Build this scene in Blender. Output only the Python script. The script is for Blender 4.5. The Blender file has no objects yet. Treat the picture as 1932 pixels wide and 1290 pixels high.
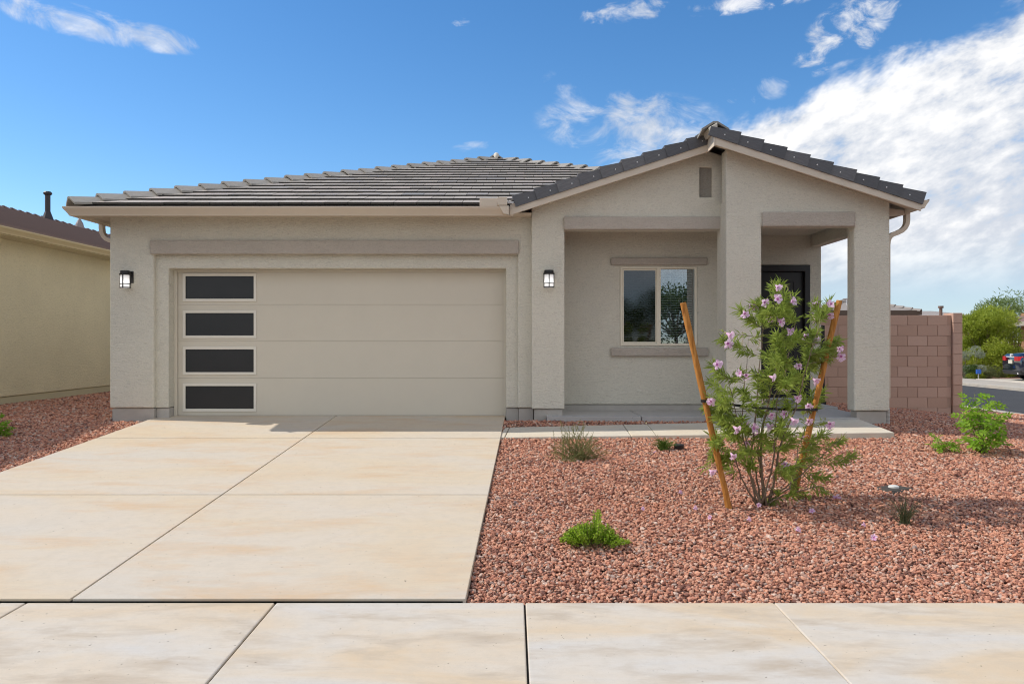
import bpy, bmesh, math, random
import numpy as np
from mathutils import Vector, Matrix, geometry, noise as mnoise

# ------------------------------------------------------------------ camera, sky, sun, exposure
scene = bpy.context.scene
F = 1480.0                     # focal length in photo pixels (photo 1932 x 1290)
CAMZ = 1.60
cam_d = bpy.data.cameras.new('camera')
cam = bpy.data.objects.new('camera', cam_d)
scene.collection.objects.link(cam)
cam.location = (0, 0, CAMZ)
cam.rotation_euler = (math.radians(90), 0, 0)
cam_d.sensor_width = 36.0
cam_d.lens = 36.0 * F / 1932.0
cam_d.clip_start = 0.05
cam_d.clip_end = 4000
scene.camera = cam

SUN_TO = Vector((-1.0, 0.16, 1.0)).normalized()     # direction towards the sun
SUN_EL = math.asin(SUN_TO.z)
SUN_AZ = math.atan2(SUN_TO.x, SUN_TO.y)

world = bpy.data.worlds.new('World')
scene.world = world
world.use_nodes = True
world.cycles.sampling_method = 'MANUAL'
world.cycles.sample_map_resolution = 512
SKY_STRENGTH = 0.15
SKY_VALUE = 0.55

def build_world():
    nt = world.node_tree
    nt.nodes.clear()
    N = nt.nodes.new
    L = nt.links.new
    def math_(op, a, b=None, c=None, clamp=False):
        n = N('ShaderNodeMath'); n.operation = op; n.use_clamp = clamp
        for i, v in enumerate((a, b, c)):
            if v is None: continue
            if isinstance(v, (int, float)): n.inputs[i].default_value = v
            else: L(v, n.inputs[i])
        return n.outputs[0]
    def smooth(v, a, b):
        n = N('ShaderNodeMapRange'); n.interpolation_type = 'SMOOTHSTEP'
        L(v, n.inputs[0]); n.inputs[1].default_value = a; n.inputs[2].default_value = b
        n.inputs[3].default_value = 0; n.inputs[4].default_value = 1
        return n.outputs[0]
    def noise(vec, scale, detail, rough=0.55, dist=0.0):
        n = N('ShaderNodeTexNoise'); L(vec, n.inputs['Vector'])
        n.inputs['Scale'].default_value = scale; n.inputs['Detail'].default_value = detail
        n.inputs['Roughness'].default_value = rough; n.inputs['Distortion'].default_value = dist
        return n.outputs[0]
    sky = N('ShaderNodeTexSky'); sky.sky_type = 'NISHITA'; sky.sun_disc = False
    sky.sun_elevation = SUN_EL; sky.sun_rotation = SUN_AZ
    sky.altitude = 700; sky.air_density = 1.0; sky.dust_density = 0.3; sky.ozone_density = 3.0
    hs = N('ShaderNodeHueSaturation'); L(sky.outputs[0], hs.inputs['Color']); hs.inputs['Saturation'].default_value = 1.25; hs.inputs['Value'].default_value = SKY_VALUE
    tc = N('ShaderNodeTexCoord')
    sep = N('ShaderNodeSeparateXYZ'); L(tc.outputs['Generated'], sep.inputs[0])
    x, y, z = sep.outputs
    az = math_('ARCTAN2', x, y)                     # 0 = +Y, positive to the right
    el = math_('ARCSINE', z)
    # cloud noise coordinates on the sky sphere; streaks rise to the right
    comb = N('ShaderNodeCombineXYZ'); L(x, comb.inputs[0]); L(y, comb.inputs[1])
    L(math_('MULTIPLY', math_('SUBTRACT', z, math_('MULTIPLY', x, 0.28)), 1.75), comb.inputs[2])
    layer = comb.outputs[0]
    n_big = noise(layer, 2.2, 2, 0.5)
    n_mid = noise(layer, 10.0, 5, 0.60, 0.2)
    n_fine = noise(layer, 30.0, 4, 0.60)
    # angular coordinates for lumps on the cloud bank edge
    ang = N('ShaderNodeCombineXYZ'); L(az, ang.inputs[0]); L(math_('MULTIPLY', el, 1.6), ang.inputs[1])
    n_edge2 = noise(ang.outputs[0], 30.0, 3, 0.6)
    # --- the broad bank: its upper limit (elevation) as a function of azimuth, all the way round
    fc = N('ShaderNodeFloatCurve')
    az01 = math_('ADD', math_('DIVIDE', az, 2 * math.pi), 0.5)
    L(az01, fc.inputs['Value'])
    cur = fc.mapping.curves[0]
    pts = [(-180, .95), (-140, .80), (-112, .45), (-84, .05), (-20, 0.0), (1, 0.0), (3, .07), (6, .135), (10, .157), (14.5, .173), (24, .203), (33, .238), (60, .40), (100, .75), (180, .95)]  # unseen rear and overhead cloud built up to brighten the shaded facade
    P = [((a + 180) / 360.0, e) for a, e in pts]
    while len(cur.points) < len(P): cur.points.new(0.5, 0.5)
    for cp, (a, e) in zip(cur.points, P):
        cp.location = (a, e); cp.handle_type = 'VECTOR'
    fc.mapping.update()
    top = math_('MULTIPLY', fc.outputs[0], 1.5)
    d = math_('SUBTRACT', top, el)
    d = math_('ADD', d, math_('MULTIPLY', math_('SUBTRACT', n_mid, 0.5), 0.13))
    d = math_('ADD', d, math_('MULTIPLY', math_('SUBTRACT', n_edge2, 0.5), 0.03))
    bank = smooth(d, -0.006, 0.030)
    holes = math_('ADD', math_('MULTIPLY', n_mid, 0.62), math_('MULTIPLY', n_fine, 0.38))
    holes = math_('ADD', holes, math_('MULTIPLY', math_('SUBTRACT', n_big, 0.5), 0.35))
    # denser lower down, more open near the top
    dens = math_('ADD', holes, math_('MULTIPLY', math_('SUBTRACT', 0.25, math_('MINIMUM', el, 0.32)), 0.45))
    dens = smooth(dens, 0.285, 0.50)
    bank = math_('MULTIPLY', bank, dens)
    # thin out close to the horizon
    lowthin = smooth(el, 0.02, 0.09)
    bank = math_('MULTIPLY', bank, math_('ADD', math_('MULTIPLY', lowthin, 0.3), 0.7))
    # --- scattered clouds given by rough patches (azimuth, elevation, width, height, strength)
    def patch(a0, e0, wa, we, tilt, strength, nscale, lo, hi, seed):
        da = math_('SUBTRACT', az, a0); de = math_('SUBTRACT', el, e0)
        de = math_('SUBTRACT', de, math_('MULTIPLY', da, tilt))
        q = math_('ADD', math_('POWER', math_('DIVIDE', da, wa), 2), math_('POWER', math_('DIVIDE', de, we), 2))
        m = math_('SUBTRACT', 1.0, q, clamp=True)
        nn = n_wisp if nscale < 20 else n_puff
        t = math_('ADD', math_('MULTIPLY', m, 0.50), math_('MULTIPLY', math_('SUBTRACT', nn, 0.52), 2.6))
        return math_('MULTIPLY', math_('MULTIPLY', smooth(t, lo, hi), smooth(m, 0.0, 0.35)), strength)
    n_wisp = noise(ang.outputs[0], 15.0, 5, 0.62, 0.6)
    n_puff = noise(ang.outputs[0], 26.0, 5, 0.62, 0.5)
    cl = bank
    for a in [(-.490, .342, .130, .019, -.06, .75, 15, .05, .80, 0),
              (.150, .268, .130, .042, -.05, .95, 15, -.05, .85, 0),
              (.085, .295, .050, .030, -.5, .7, 15, .05, 1.0, 0),
              (.190, .232, .100, .030, .1, .9, 15, .0, .9, 0),
              (.305, .294, .045, .018, .1, .55, 15, .15, .70, 0),
              (.145, .394, .065, .014, .05, .85, 26, .05, .85, 0),
              (.300, .392, .095, .012, .02, .85, 26, .05, .85, 0),
              (.405, .352, .065, .040, .45, .95, 26, .08, .85, 0),
              (-.045, .244, .035, .008, .1, .40, 15, .15, .8, 0),
              (-.065, .386, .016, .006, .1, .45, 26, .1, .7, 0)]:
        cl = math_('MAXIMUM', cl, patch(*a))
    cl = math_('MULTIPLY', cl, smooth(z, -0.01, 0.01))
    # cloud brightness: white tops, grey-lilac undersides
    shade = math_('ADD', math_('MULTIPLY', n_mid, 0.6), math_('MULTIPLY', n_big, 0.4))
    shade = math_('ADD', math_('MULTIPLY', shade, 0.7), math_('MULTIPLY', n_fine, 0.3))
    shade = smooth(shade, 0.43, 0.61)
    k = 1.0 / SKY_STRENGTH
    def cmix(f, c0, c1):
        m = N('ShaderNodeMix'); m.data_type = 'RGBA'; L(f, m.inputs[0])
        for c, i in ((c0, 6), (c1, 7)):
            if isinstance(c, tuple): m.inputs[i].default_value = tuple(q * k for q in c) + (1,)
            else: L(c, m.inputs[i])
        return m.outputs[2]
    ccol = cmix(shade, (0.335, 0.36, 0.405), (0.56, 0.555, 0.55))
    ccol = cmix(smooth(el, 0.035, 0.13), (0.27, 0.35, 0.42), ccol)     # low clouds turn pale blue
    mix = N('ShaderNodeMix'); mix.data_type = 'RGBA'
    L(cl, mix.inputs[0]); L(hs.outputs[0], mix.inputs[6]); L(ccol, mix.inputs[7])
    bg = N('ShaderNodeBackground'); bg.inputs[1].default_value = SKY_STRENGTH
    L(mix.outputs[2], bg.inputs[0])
    out = N('ShaderNodeOutputWorld'); L(bg.outputs[0], out.inputs[0])
build_world()

sun_d = bpy.data.lights.new('sun', 'SUN')
sun_d.energy = 2.05
sun_d.angle = math.radians(0.53)
sun_d.color = (1.0, 0.93, 0.82)
sun = bpy.data.objects.new('sun', sun_d)
scene.collection.objects.link(sun)
sun.location = (-20, 10, 30)
sun.rotation_euler = SUN_TO.to_track_quat('Z', 'Y').to_euler()

scene.view_settings.view_transform = 'Standard'
scene.view_settings.look = 'None'
scene.view_settings.gamma = 1.0
scene.view_settings.exposure = 0.98
scene.view_settings.use_curve_mapping = False
scene.render.engine = 'CYCLES'
scene.cycles.max_bounces = 5
scene.cycles.diffuse_bounces = 3
scene.cycles.adaptive_threshold = 0.02
scene.cycles.transparent_max_bounces = 12
scene.cycles.use_denoising = True
scene.cycles.filter_width = 1.1

# ------------------------------------------------------------------ helpers
rnd = random.Random(11)
nrs = np.random.RandomState(5)
COL = scene.collection
WM = {}                                       # world matrix of each parent

def X(px, D): return (px - 966.0) * D / F
def Z(py, D): return CAMZ - (py - 645.0) * D / F
def W(px, py, D): return Vector((X(px, D), D, Z(py, D)))

def smoothstep(a, b, x):
    t = min(1.0, max(0.0, (x - a) / (b - a)))
    return t * t * (3 - 2 * t)

YS = 4.82                                      # inner edge of the sidewalk
def base(Y): return min(max(0.0, 0.068 * (Y - 4.8)), 0.45)
def zdw(Y): return 0.068 * (Y - 4.8) + 0.012    # driveway surface
def g(x, y):                                    # top of the gravel
    z = base(y) - 0.022
    if x > 5.2: z *= 1 - 0.93 * smoothstep(5.2, 10.9, x)
    if -0.2 < x < 5.3 and 10.0 < y < 11.3: z += 0.045 * smoothstep(10.55, 11.2, y)
    z += 0.012 * mnoise.noise(Vector((x * .9, y * .9, 0.3)))
    if y < 5.4: z = z * 1.0 - 0.0
    return z
def ray_ground(px, py):
    lo, hi = 3.0, 60.0
    f = lambda D: Z(py, D) - (g(X(px, D), D))
    for _ in range(50):
        mid = .5 * (lo + hi)
        if f(mid) > 0: lo = mid
        else: hi = mid
    return Vector((X(px, lo), lo, g(X(px, lo), lo)))

class MB:
    def __init__(s): s.v = []; s.f = []; s.m = []; s.u = []
    def add(s, vs, fs, m=0):
        o = len(s.v); s.v += [tuple(p) for p in vs]
        for q in fs: s.f.append(tuple(o + i for i in q)); s.m.append(m)
    def box(s, x0, x1, y0, y1, z0, z1, m=0):
        s.add([(x0,y0,z0),(x1,y0,z0),(x1,y1,z0),(x0,y1,z0),(x0,y0,z1),(x1,y0,z1),(x1,y1,z1),(x0,y1,z1)],
              [(0,3,2,1),(4,5,6,7),(0,1,5,4),(1,2,6,5),(2,3,7,6),(3,0,4,7)], m); return s
    def hexa(s, b, t, m=0):                    # 4 bottom + 4 top points, counter-clockwise from above
        s.add(list(b) + list(t), [(3,2,1,0),(4,5,6,7),(0,1,5,4),(1,2,6,5),(2,3,7,6),(3,0,4,7)], m); return s
    def prism(s, poly, a0, a1, axis='y', m=0):  # polygon in the other two axes
        n = len(poly)
        def P(p, a):
            if axis == 'y': return (p[0], a, p[1])
            if axis == 'x': return (a, p[0], p[1])
            return (p[0], p[1], a)
        vs = [P(p, a0) for p in poly] + [P(p, a1) for p in poly]
        fs = [tuple(range(n)), tuple(range(2*n-1, n-1, -1))]
        fs += [(i, n+i, n+(i+1) % n, (i+1) % n) for i in range(n)]
        s.add(vs, fs, m); return s
    def wall(s, outer, holes, y0, y1, m=0):     # polygon with holes in XZ extruded along Y
        loops = [outer] + holes
        tri = geometry.tessellate_polygon([[Vector((p[0], p[1], 0)) for p in l] for l in loops])
        flat = [p for l in loops for p in l]; n = len(flat)
        vs = [(p[0], y0, p[1]) for p in flat] + [(p[0], y1, p[1]) for p in flat]
        fs = [tuple(t) for t in tri] + [tuple(n + i for i in reversed(t)) for t in tri]
        o = 0
        for l in loops:
            k = len(l)
            fs += [(o+i, n+o+i, n+o+(i+1) % k, o+(i+1) % k) for i in range(k)]
            o += k
        s.add(vs, fs, m); return s
    def tube(s, pts, rad, n=6, m=0, cap=True):
        pts = [Vector(p) for p in pts]
        if not hasattr(rad, '__len__'): rad = [rad] * len(pts)
        vs = []; prev = None
        for i, p in enumerate(pts):
            t = (pts[min(i+1, len(pts)-1)] - pts[max(i-1, 0)])
            if t.length < 1e-9: t = Vector((0, 0, 1))
            t.normalize()
            if prev is None:
                a = Vector((0, 0, 1)) if abs(t.z) < .9 else Vector((1, 0, 0))
                u = t.cross(a).normalized()
            else:
                u = (prev - t * prev.dot(t)).normalized()
            prev = u; w = t.cross(u)
            for k in range(n):
                a = 2 * math.pi * k / n
                vs.append(p + (u * math.cos(a) + w * math.sin(a)) * rad[i])
        fs = []
        for i in range(len(pts) - 1):
            for k in range(n):
                fs.append((i*n+k, i*n+(k+1) % n, (i+1)*n+(k+1) % n, (i+1)*n+k))
        if cap:
            fs.append(tuple(range(n-1, -1, -1))); fs.append(tuple((len(pts)-1)*n + k for k in range(n)))
        s.add(vs, fs, m); return s
    def sweep(s, prof, pts, frames, m=0, closed=True):   # profile (a,b) swept, frames = list of (A,B) axes
        n = len(prof); vs = []
        for p, (A, B) in zip(pts, frames):
            for a, b in prof: vs.append(Vector(p) + Vector(A) * a + Vector(B) * b)
        fs = []
        for i in range(len(pts) - 1):
            for k in range(n if closed else n - 1):
                fs.append((i*n+k, i*n+(k+1) % n, (i+1)*n+(k+1) % n, (i+1)*n+k))
        if closed:
            fs.append(tuple(range(n-1, -1, -1))); fs.append(tuple((len(pts)-1)*n + k for k in range(n)))
        s.add(vs, fs, m); return s
    def mesh(s, name, mats, smooth=False):
        me = bpy.data.meshes.new(name)
        me.from_pydata(s.v, [], s.f)
        if not isinstance(mats, (list, tuple)): mats = [mats]
        for mm in mats: me.materials.append(mm)
        if len(mats) > 1: me.polygons.foreach_set('material_index', s.m)
        if smooth: me.polygons.foreach_set('use_smooth', [True] * len(me.polygons))
        me.validate(); me.update()
        return me
    def normals(s, me):
        bm = bmesh.new(); bm.from_mesh(me); bmesh.ops.recalc_face_normals(bm, faces=bm.faces); bm.to_mesh(me); bm.free()
    def build(s, name, mats, parent=None, smooth=False, bevel=0.0, seg=2, recalc=True, angle=35):
        me = s.mesh(name, mats, smooth)
        if recalc: s.normals(me)
        return link(name, me, parent, bevel=bevel, seg=seg, angle=angle)

def link(name, me, parent=None, matrix=None, bevel=0.0, seg=2, angle=35):
    o = bpy.data.objects.new(name, me)
    COL.objects.link(o)
    if matrix is not None: o.matrix_world = matrix
    WM[o.name] = matrix.copy() if matrix is not None else Matrix.Identity(4)
    if parent is not None:
        o.parent = parent
        o.matrix_parent_inverse = WM[parent.name].inverted()
    if bevel > 0:
        b = o.modifiers.new('bevel', 'BEVEL'); b.width = bevel; b.segments = seg; b.limit_method = 'ANGLE'; b.angle_limit = math.radians(angle)
    return o

def tag(o, label=None, cat=None, group=None, kind=None):
    if label: o['label'] = label
    if cat: o['category'] = cat
    if group: o['group'] = group
    if kind: o['kind'] = kind
    return o
def thing(name, loc, label, cat, group=None):
    o = bpy.data.objects.new(name, None); COL.objects.link(o)
    o.empty_display_size = 0.1
    m = Matrix.Translation(Vector(loc)); o.matrix_world = m; WM[o.name] = m.copy()
    return tag(o, label, cat, group)
def frame_matrix(loc, ax, ay, az):
    m = Matrix((ax, ay, az)).transposed().to_4x4(); m.translation = Vector(loc); return m

# ------------------------------------------------------------------ materials
class NT:
    def __init__(s, name):
        s.mat = bpy.data.materials.new(name); s.mat.use_nodes = True
        s.nt = s.mat.node_tree; s.nt.nodes.clear()
        s.out = s.N('ShaderNodeOutputMaterial')
    def N(s, t): return s.nt.nodes.new(t)
    def L(s, a, b): s.nt.links.new(a, b)
    def coord(s, kind='Object', scale=(1, 1, 1), rot=(0, 0, 0)):
        t = s.N('ShaderNodeTexCoord'); m = s.N('ShaderNodeMapping'); s.L(t.outputs[kind], m.inputs[0])
        m.inputs['Scale'].default_value = scale; m.inputs['Rotation'].default_value = rot
        return m.outputs[0]
    def noise(s, vec, scale, detail=4, rough=0.55, dist=0.0):
        n = s.N('ShaderNodeTexNoise'); s.L(vec, n.inputs['Vector']); n.inputs['Scale'].default_value = scale
        n.inputs['Detail'].default_value = detail; n.inputs['Roughness'].default_value = rough; n.inputs['Distortion'].default_value = dist
        return n.outputs[0]
    def ramp(s, fac, stops):
        r = s.N('ShaderNodeValToRGB'); s.L(fac, r.inputs[0]); e = r.color_ramp.elements
        while len(e) < len(stops): e.new(0.5)
        for q, (p, c) in zip(e, stops):
            q.position = p; q.color = (c, c, c, 1) if isinstance(c, (int, float)) else tuple(c) + (1,)
        return r.outputs[0]
    def mix(s, fac, a, b, mode='MIX'):
        n = s.N('ShaderNodeMix'); n.data_type = 'RGBA'; n.blend_type = mode
        for v, i in ((fac, 0), (a, 6), (b, 7)):
            if isinstance(v, (int, float)): n.inputs[i].default_value = v
            elif isinstance(v, tuple): n.inputs[i].default_value = v + (1,)
            else: s.L(v, n.inputs[i])
        return n.outputs[2]
    def math(s, op, a, b=0.0):
        n = s.N('ShaderNodeMath'); n.operation = op
        for i, v in enumerate((a, b)):
            if isinstance(v, (int, float)): n.inputs[i].default_value = v
            else: s.L(v, n.inputs[i])
        return n.outputs[0]
    def bump(s, h, strength, dist, normal=None):
        b = s.N('ShaderNodeBump'); s.L(h, b.inputs['Height']); b.inputs['Strength'].default_value = strength; b.inputs['Distance'].default_value = dist
        if normal is not None: s.L(normal, b.inputs['Normal'])
        return b.outputs[0]
    def random(s): return s.N('ShaderNodeObjectInfo').outputs['Random']
    def principled(s, col, rough=0.8, normal=None, spec=0.3, metal=0.0, **kw):
        p = s.N('ShaderNodeBsdfPrincipled')
        if isinstance(col, tuple): p.inputs['Base Color'].default_value = col + (1,)
        else: s.L(col, p.inputs['Base Color'])
        if isinstance(rough, (int, float)): p.inputs['Roughness'].default_value = rough
        else: s.L(rough, p.inputs['Roughness'])
        p.inputs['Specular IOR Level'].default_value = spec; p.inputs['Metallic'].default_value = metal
        if normal is not None: s.L(normal, p.inputs['Normal'])
        for k, v in kw.items(): p.inputs[k.replace('_', ' ')].default_value = v
        s.L(p.outputs[0], s.out.inputs[0]); return s.mat

def c3(c, k): return tuple(v * k for v in c)

def stucco(name, col, bump=0.5):
    t = NT(name); o = t.coord()
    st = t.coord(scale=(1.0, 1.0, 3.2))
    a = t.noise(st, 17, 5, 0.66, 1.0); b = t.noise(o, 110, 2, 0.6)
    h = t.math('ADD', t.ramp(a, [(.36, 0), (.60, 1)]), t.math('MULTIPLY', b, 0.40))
    n = t.bump(h, bump, 0.03)
    big = t.noise(o, 0.9, 5, 0.6)
    c = t.mix(t.ramp(big, [(.3, 0), (.7, 1)]), c3(col, .93), c3(col, 1.05))
    c = t.mix(t.ramp(a, [(.34, .6), (.50, 0)]), c, c3(col, .74))  # plaster hollows coloured darker, standing in for shade in the relief
    c = t.mix(t.ramp(t.noise(st, 40, 3, .6), [(.48, 0), (.66, .7)]), c, c3(col, 1.14))
    return t.principled(c, 0.92, n, 0.15)

def painted(name, col, rough=0.55, spec=0.3, var=0.05):
    t = NT(name); o = t.coord()
    b = t.noise(o, 3.0, 5, 0.6)
    c = t.mix(b, c3(col, 1 - var), c3(col, 1 + var))
    return t.principled(c, rough, t.bump(t.noise(o, 220, 2), .06, .002), spec)

def concrete(name, cols, scale, streak_rot=0.0):
    t = NT(name); o = t.coord()
    sx = t.coord(scale=(.45, 1.3, 1), rot=(0, 0, streak_rot))
    r = t.N('ShaderNodeObjectInfo')
    off = t.N('ShaderNodeVectorMath'); off.operation = 'ADD'; t.L(sx, off.inputs[0])
    cb = t.N('ShaderNodeCombineXYZ'); t.L(t.math('MULTIPLY', r.outputs['Random'], 17.0), cb.inputs[0]); t.L(t.math('MULTIPLY', r.outputs['Random'], 31.0), cb.inputs[2]); t.L(cb.outputs[0], off.inputs[1])
    a = t.noise(off.outputs[0], scale, 6, 0.6, 0.6)
    c = t.ramp(a, [(.28, cols[0]), (.47, cols[1]), (.60, cols[2]), (.74, cols[3])])
    blot = t.noise(off.outputs[0], scale * 2.6, 5, 0.65, 0.3)
    c = t.mix(t.ramp(blot, [(.50, 0), (.70, .85)]), c, cols[4])
    brush = t.noise(t.coord(scale=(3, 260, 1), rot=(0, 0, streak_rot)), 1.0, 3, 0.6)
    c = t.mix(t.ramp(brush, [(.35, .16), (.6, 0)]), c, c3(cols[1], .72))
    hair = t.noise(t.coord(scale=(1, 1.6, 1), rot=(0, 0, .5)), 3.2, 6, .7, 2.2)
    c = t.mix(t.ramp(hair, [(.494, 0), (.5, .30), (.506, 0)]), c, c3(cols[1], .55))
    med = t.noise(o, 9, 5, .7)
    c = t.mix(t.ramp(med, [(.38, .22), (.55, 0)]), c, c3(cols[1], .78))
    fine = t.noise(o, 240, 3, 0.6)
    c = t.mix(t.ramp(fine, [(.28, .20), (.42, 0)]), c, c3(cols[1], .5))
    spk = t.noise(o, 42, 2, 0.4)
    c = t.mix(t.ramp(spk, [(.235, .75), (.25, 0)]), c, (.10, .08, .06))
    h = t.math('ADD', t.math('MULTIPLY', brush, .5), t.math('MULTIPLY', fine, .6))
    return t.principled(c, 0.85, t.bump(h, .25, .003), 0.25)

def leaf_mat(name, c0, c1, trans=0.35, rough=0.5):
    t = NT(name); o = t.coord()
    gi = t.N('ShaderNodeNewGeometry')
    c = t.mix(gi.outputs['Random Per Island'], c0, c1)
    c = t.mix(t.ramp(t.noise(o, 6, 3), [(.35, 0), (.65, .45)]), c, c3(c0, .7))
    p = t.N('ShaderNodeBsdfPrincipled'); t.L(c, p.inputs['Base Color']); p.inputs['Roughness'].default_value = rough; p.inputs['Specular IOR Level'].default_value = .25
    tr = t.N('ShaderNodeBsdfTranslucent'); t.L(t.mix(.5, c, c3(c1, 1.5)), tr.inputs[0])
    ms = t.N('ShaderNodeMixShader'); ms.inputs[0].default_value = trans
    t.L(p.outputs[0], ms.inputs[1]); t.L(tr.outputs[0], ms.inputs[2]); t.L(ms.outputs[0], t.out.inputs[0])
    return t.mat

WALLC = (.755, .72, .615)
M = {}
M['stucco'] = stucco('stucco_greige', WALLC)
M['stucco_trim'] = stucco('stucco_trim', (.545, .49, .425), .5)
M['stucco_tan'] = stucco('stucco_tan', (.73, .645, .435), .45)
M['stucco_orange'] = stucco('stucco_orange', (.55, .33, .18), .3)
M['stem'] = concrete('stem_concrete', [(.40, .38, .34), (.47, .44, .40), (.50, .47, .43), (.44, .41, .37), (.40, .36, .32)], 1.2)
M['fascia'] = painted('fascia_paint', (.64, .56, .46), .5)
M['gutter'] = painted('gutter_paint', (.63, .54, .43), .4, .4)
M['garage'] = painted('garage_door_paint', (.645, .595, .495), .5, .3, .035)
M['garage_frame'] = painted('garage_window_frame', (.76, .72, .63), .5, .3, .02)
M['black'] = painted('black_paint', (.012, .011, .011), .4, .4)
M['door'] = painted('front_door_paint', (.018, .016, .017), .35, .4)
M['vinyl'] = painted('window_frame_tan', (.80, .745, .61), .4)
M['slat'] = painted('blind_slat', (.78, .78, .76), .5)
M['dark'] = painted('dark_interior', (.02, .02, .022), .9, .1)
M['joint'] = painted('joint_filler', (.03, .027, .025), .9, .1)
M['metal'] = painted('galvanised_metal', (.5, .5, .5), .35, .6)
M['nail'] = painted('nail_head', (.8, .8, .8), .4, .5)
M['pipe_grey'] = painted('corrugated_pipe', (.42, .40, .37), .6)
M['driveway'] = concrete('driveway_concrete', [(.575, .53, .46), (.61, .535, .435), (.62, .52, .385), (.61, .48, .335), (.60, .43, .27)], .8)
M['sidewalk'] = concrete('sidewalk_concrete', [(.58, .56, .525), (.62, .55, .455), (.62, .50, .355), (.58, .44, .29), (.45, .37, .28)], 1.3, math.radians(52))
M['walk'] = concrete('walkway_concrete', [(.57, .545, .50), (.63, .575, .48), (.64, .575, .46), (.61, .53, .41), (.6, .48, .36)], .8)
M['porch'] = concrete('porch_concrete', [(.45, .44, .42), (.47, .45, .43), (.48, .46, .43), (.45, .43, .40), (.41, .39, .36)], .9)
M['curb'] = concrete('curb_concrete', [(.42, .40, .36), (.46, .42, .36), (.48, .42, .34), (.44, .38, .30), (.36, .32, .27)], 1.2)

def asphalt():
    t = NT('asphalt'); o = t.coord()
    a = t.noise(o, 120, 4); b = t.noise(o, .6, 4)
    c = t.mix(b, (.042, .043, .046), (.065, .066, .068)); c = t.mix(t.ramp(a, [(.5, 0), (.7, .5)]), c, (.12, .12, .12))
    return t.principled(c, .9, t.bump(a, .4, .006), .25)
M['asphalt'] = asphalt()

def gravel_ground():
    t = NT('gravel_ground'); o = t.coord()
    v = t.N('ShaderNodeTexVoronoi'); t.L(o, v.inputs['Vector']); v.inputs['Scale'].default_value = 34
    sep = t.N('ShaderNodeSeparateColor'); t.L(v.outputs['Color'], sep.inputs[0])
    c = t.ramp(sep.outputs[0], [(.0, (.07, .04, .033)), (.35, (.14, .072, .055)), (.7, (.22, .115, .09)), (1, (.30, .18, .145))])
    c = t.mix(t.ramp(t.noise(o, .08, 3), [(.35, 0), (.7, .35)]), c, (.26, .18, .13))
    h = t.math('SUBTRACT', 1.0, v.outputs['Distance'])
    return t.principled(c, .95, t.bump(h, .9, .02), .1)
M['ground'] = gravel_ground()

def stone_mat():
    t = NT('red_gravel'); o = t.coord(); r = t.random()
    c = t.ramp(r, [(.0, (.09, .055, .047)), (.12, (.25, .12, .09)), (.28, (.50, .225, .145)), (.54, (.63, .31, .20)), (.76, (.72, .41, .275)), (.87, (.44, .30, .235)), (.95, (.78, .62, .50)), (1, (.20, .175, .17))])
    c = t.mix(t.ramp(t.noise(o, 40, 4), [(.35, 0), (.65, .5)]), c, (.34, .14, .095))
    # slow drift in tone over the yard
    gp = t.N('ShaderNodeNewGeometry')
    big = t.noise(gp.outputs['Position'], .8, 3)
    c = t.mix(t.ramp(big, [(.55, 0), (.7, .3)]), c, (.56, .23, .125))
    return t.principled(c, .85, None, .25)
M['stone'] = stone_mat()

def tile_mat(name, stops, rough=.75, spec=.3):
    t = NT(name); o = t.coord(); r = t.random()
    c = t.ramp(r, stops)
    st = t.noise(t.coord(scale=(2, 14, 14)), 6, 5, .6)
    c = t.mix(t.ramp(st, [(.35, .35), (.6, 0)]), c, c3(stops[0][1], .6))
    n = t.bump(t.noise(o, 90, 4), .35, .004)
    return t.principled(c, rough, n, spec)
M['tile'] = tile_mat('roof_tile', [(0, (.33, .30, .265)), (.35, (.40, .36, .315)), (.6, (.43, .395, .35)), (.85, (.45, .39, .35)), (1, (.29, .285, .28))])
M['rake'] = tile_mat('rake_tile', [(0, (.105, .108, .118)), (.5, (.135, .138, .148)), (1, (.18, .18, .188))], .6)
M['tile_edge'] = tile_mat('tile_shaded_edge', [(0, (.05, .047, .043)), (1, (.075, .07, .064))])  # charcoal tile ends, with the shade of their front faces darkened into the colour
M['cap'] = tile_mat('hip_tile', [(0, (.30, .285, .255)), (.5, (.335, .315, .28)), (1, (.37, .345, .31))])
M['tile_brown'] = tile_mat('brown_roof', [(0, (.20, .14, .12)), (.5, (.25, .175, .15)), (1, (.27, .20, .175))])
M['tile_grey'] = tile_mat('grey_roof', [(0, (.30, .27, .24)), (1, (.36, .32, .29))])
M['mortar_cap'] = painted('mortar_cap', (.62, .58, .50), .8)

def block_mat():
    t = NT('split_block'); o = t.coord(); r = t.random()
    c = t.ramp(r, [(0, (.53, .345, .26)), (.4, (.56, .37, .285)), (.75, (.59, .39, .30)), (1, (.61, .41, .32))])
    f = t.noise(o, 120, 4, .7)
    c = t.mix(t.ramp(f, [(.35, .4), (.55, 0)]), c, (.27, .17, .14))
    return t.principled(c, .95, t.bump(f, .5, .006), .1)
M['block'] = block_mat()
M['mortar'] = painted('mortar', (.46, .31, .24), .95, .1)

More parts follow.
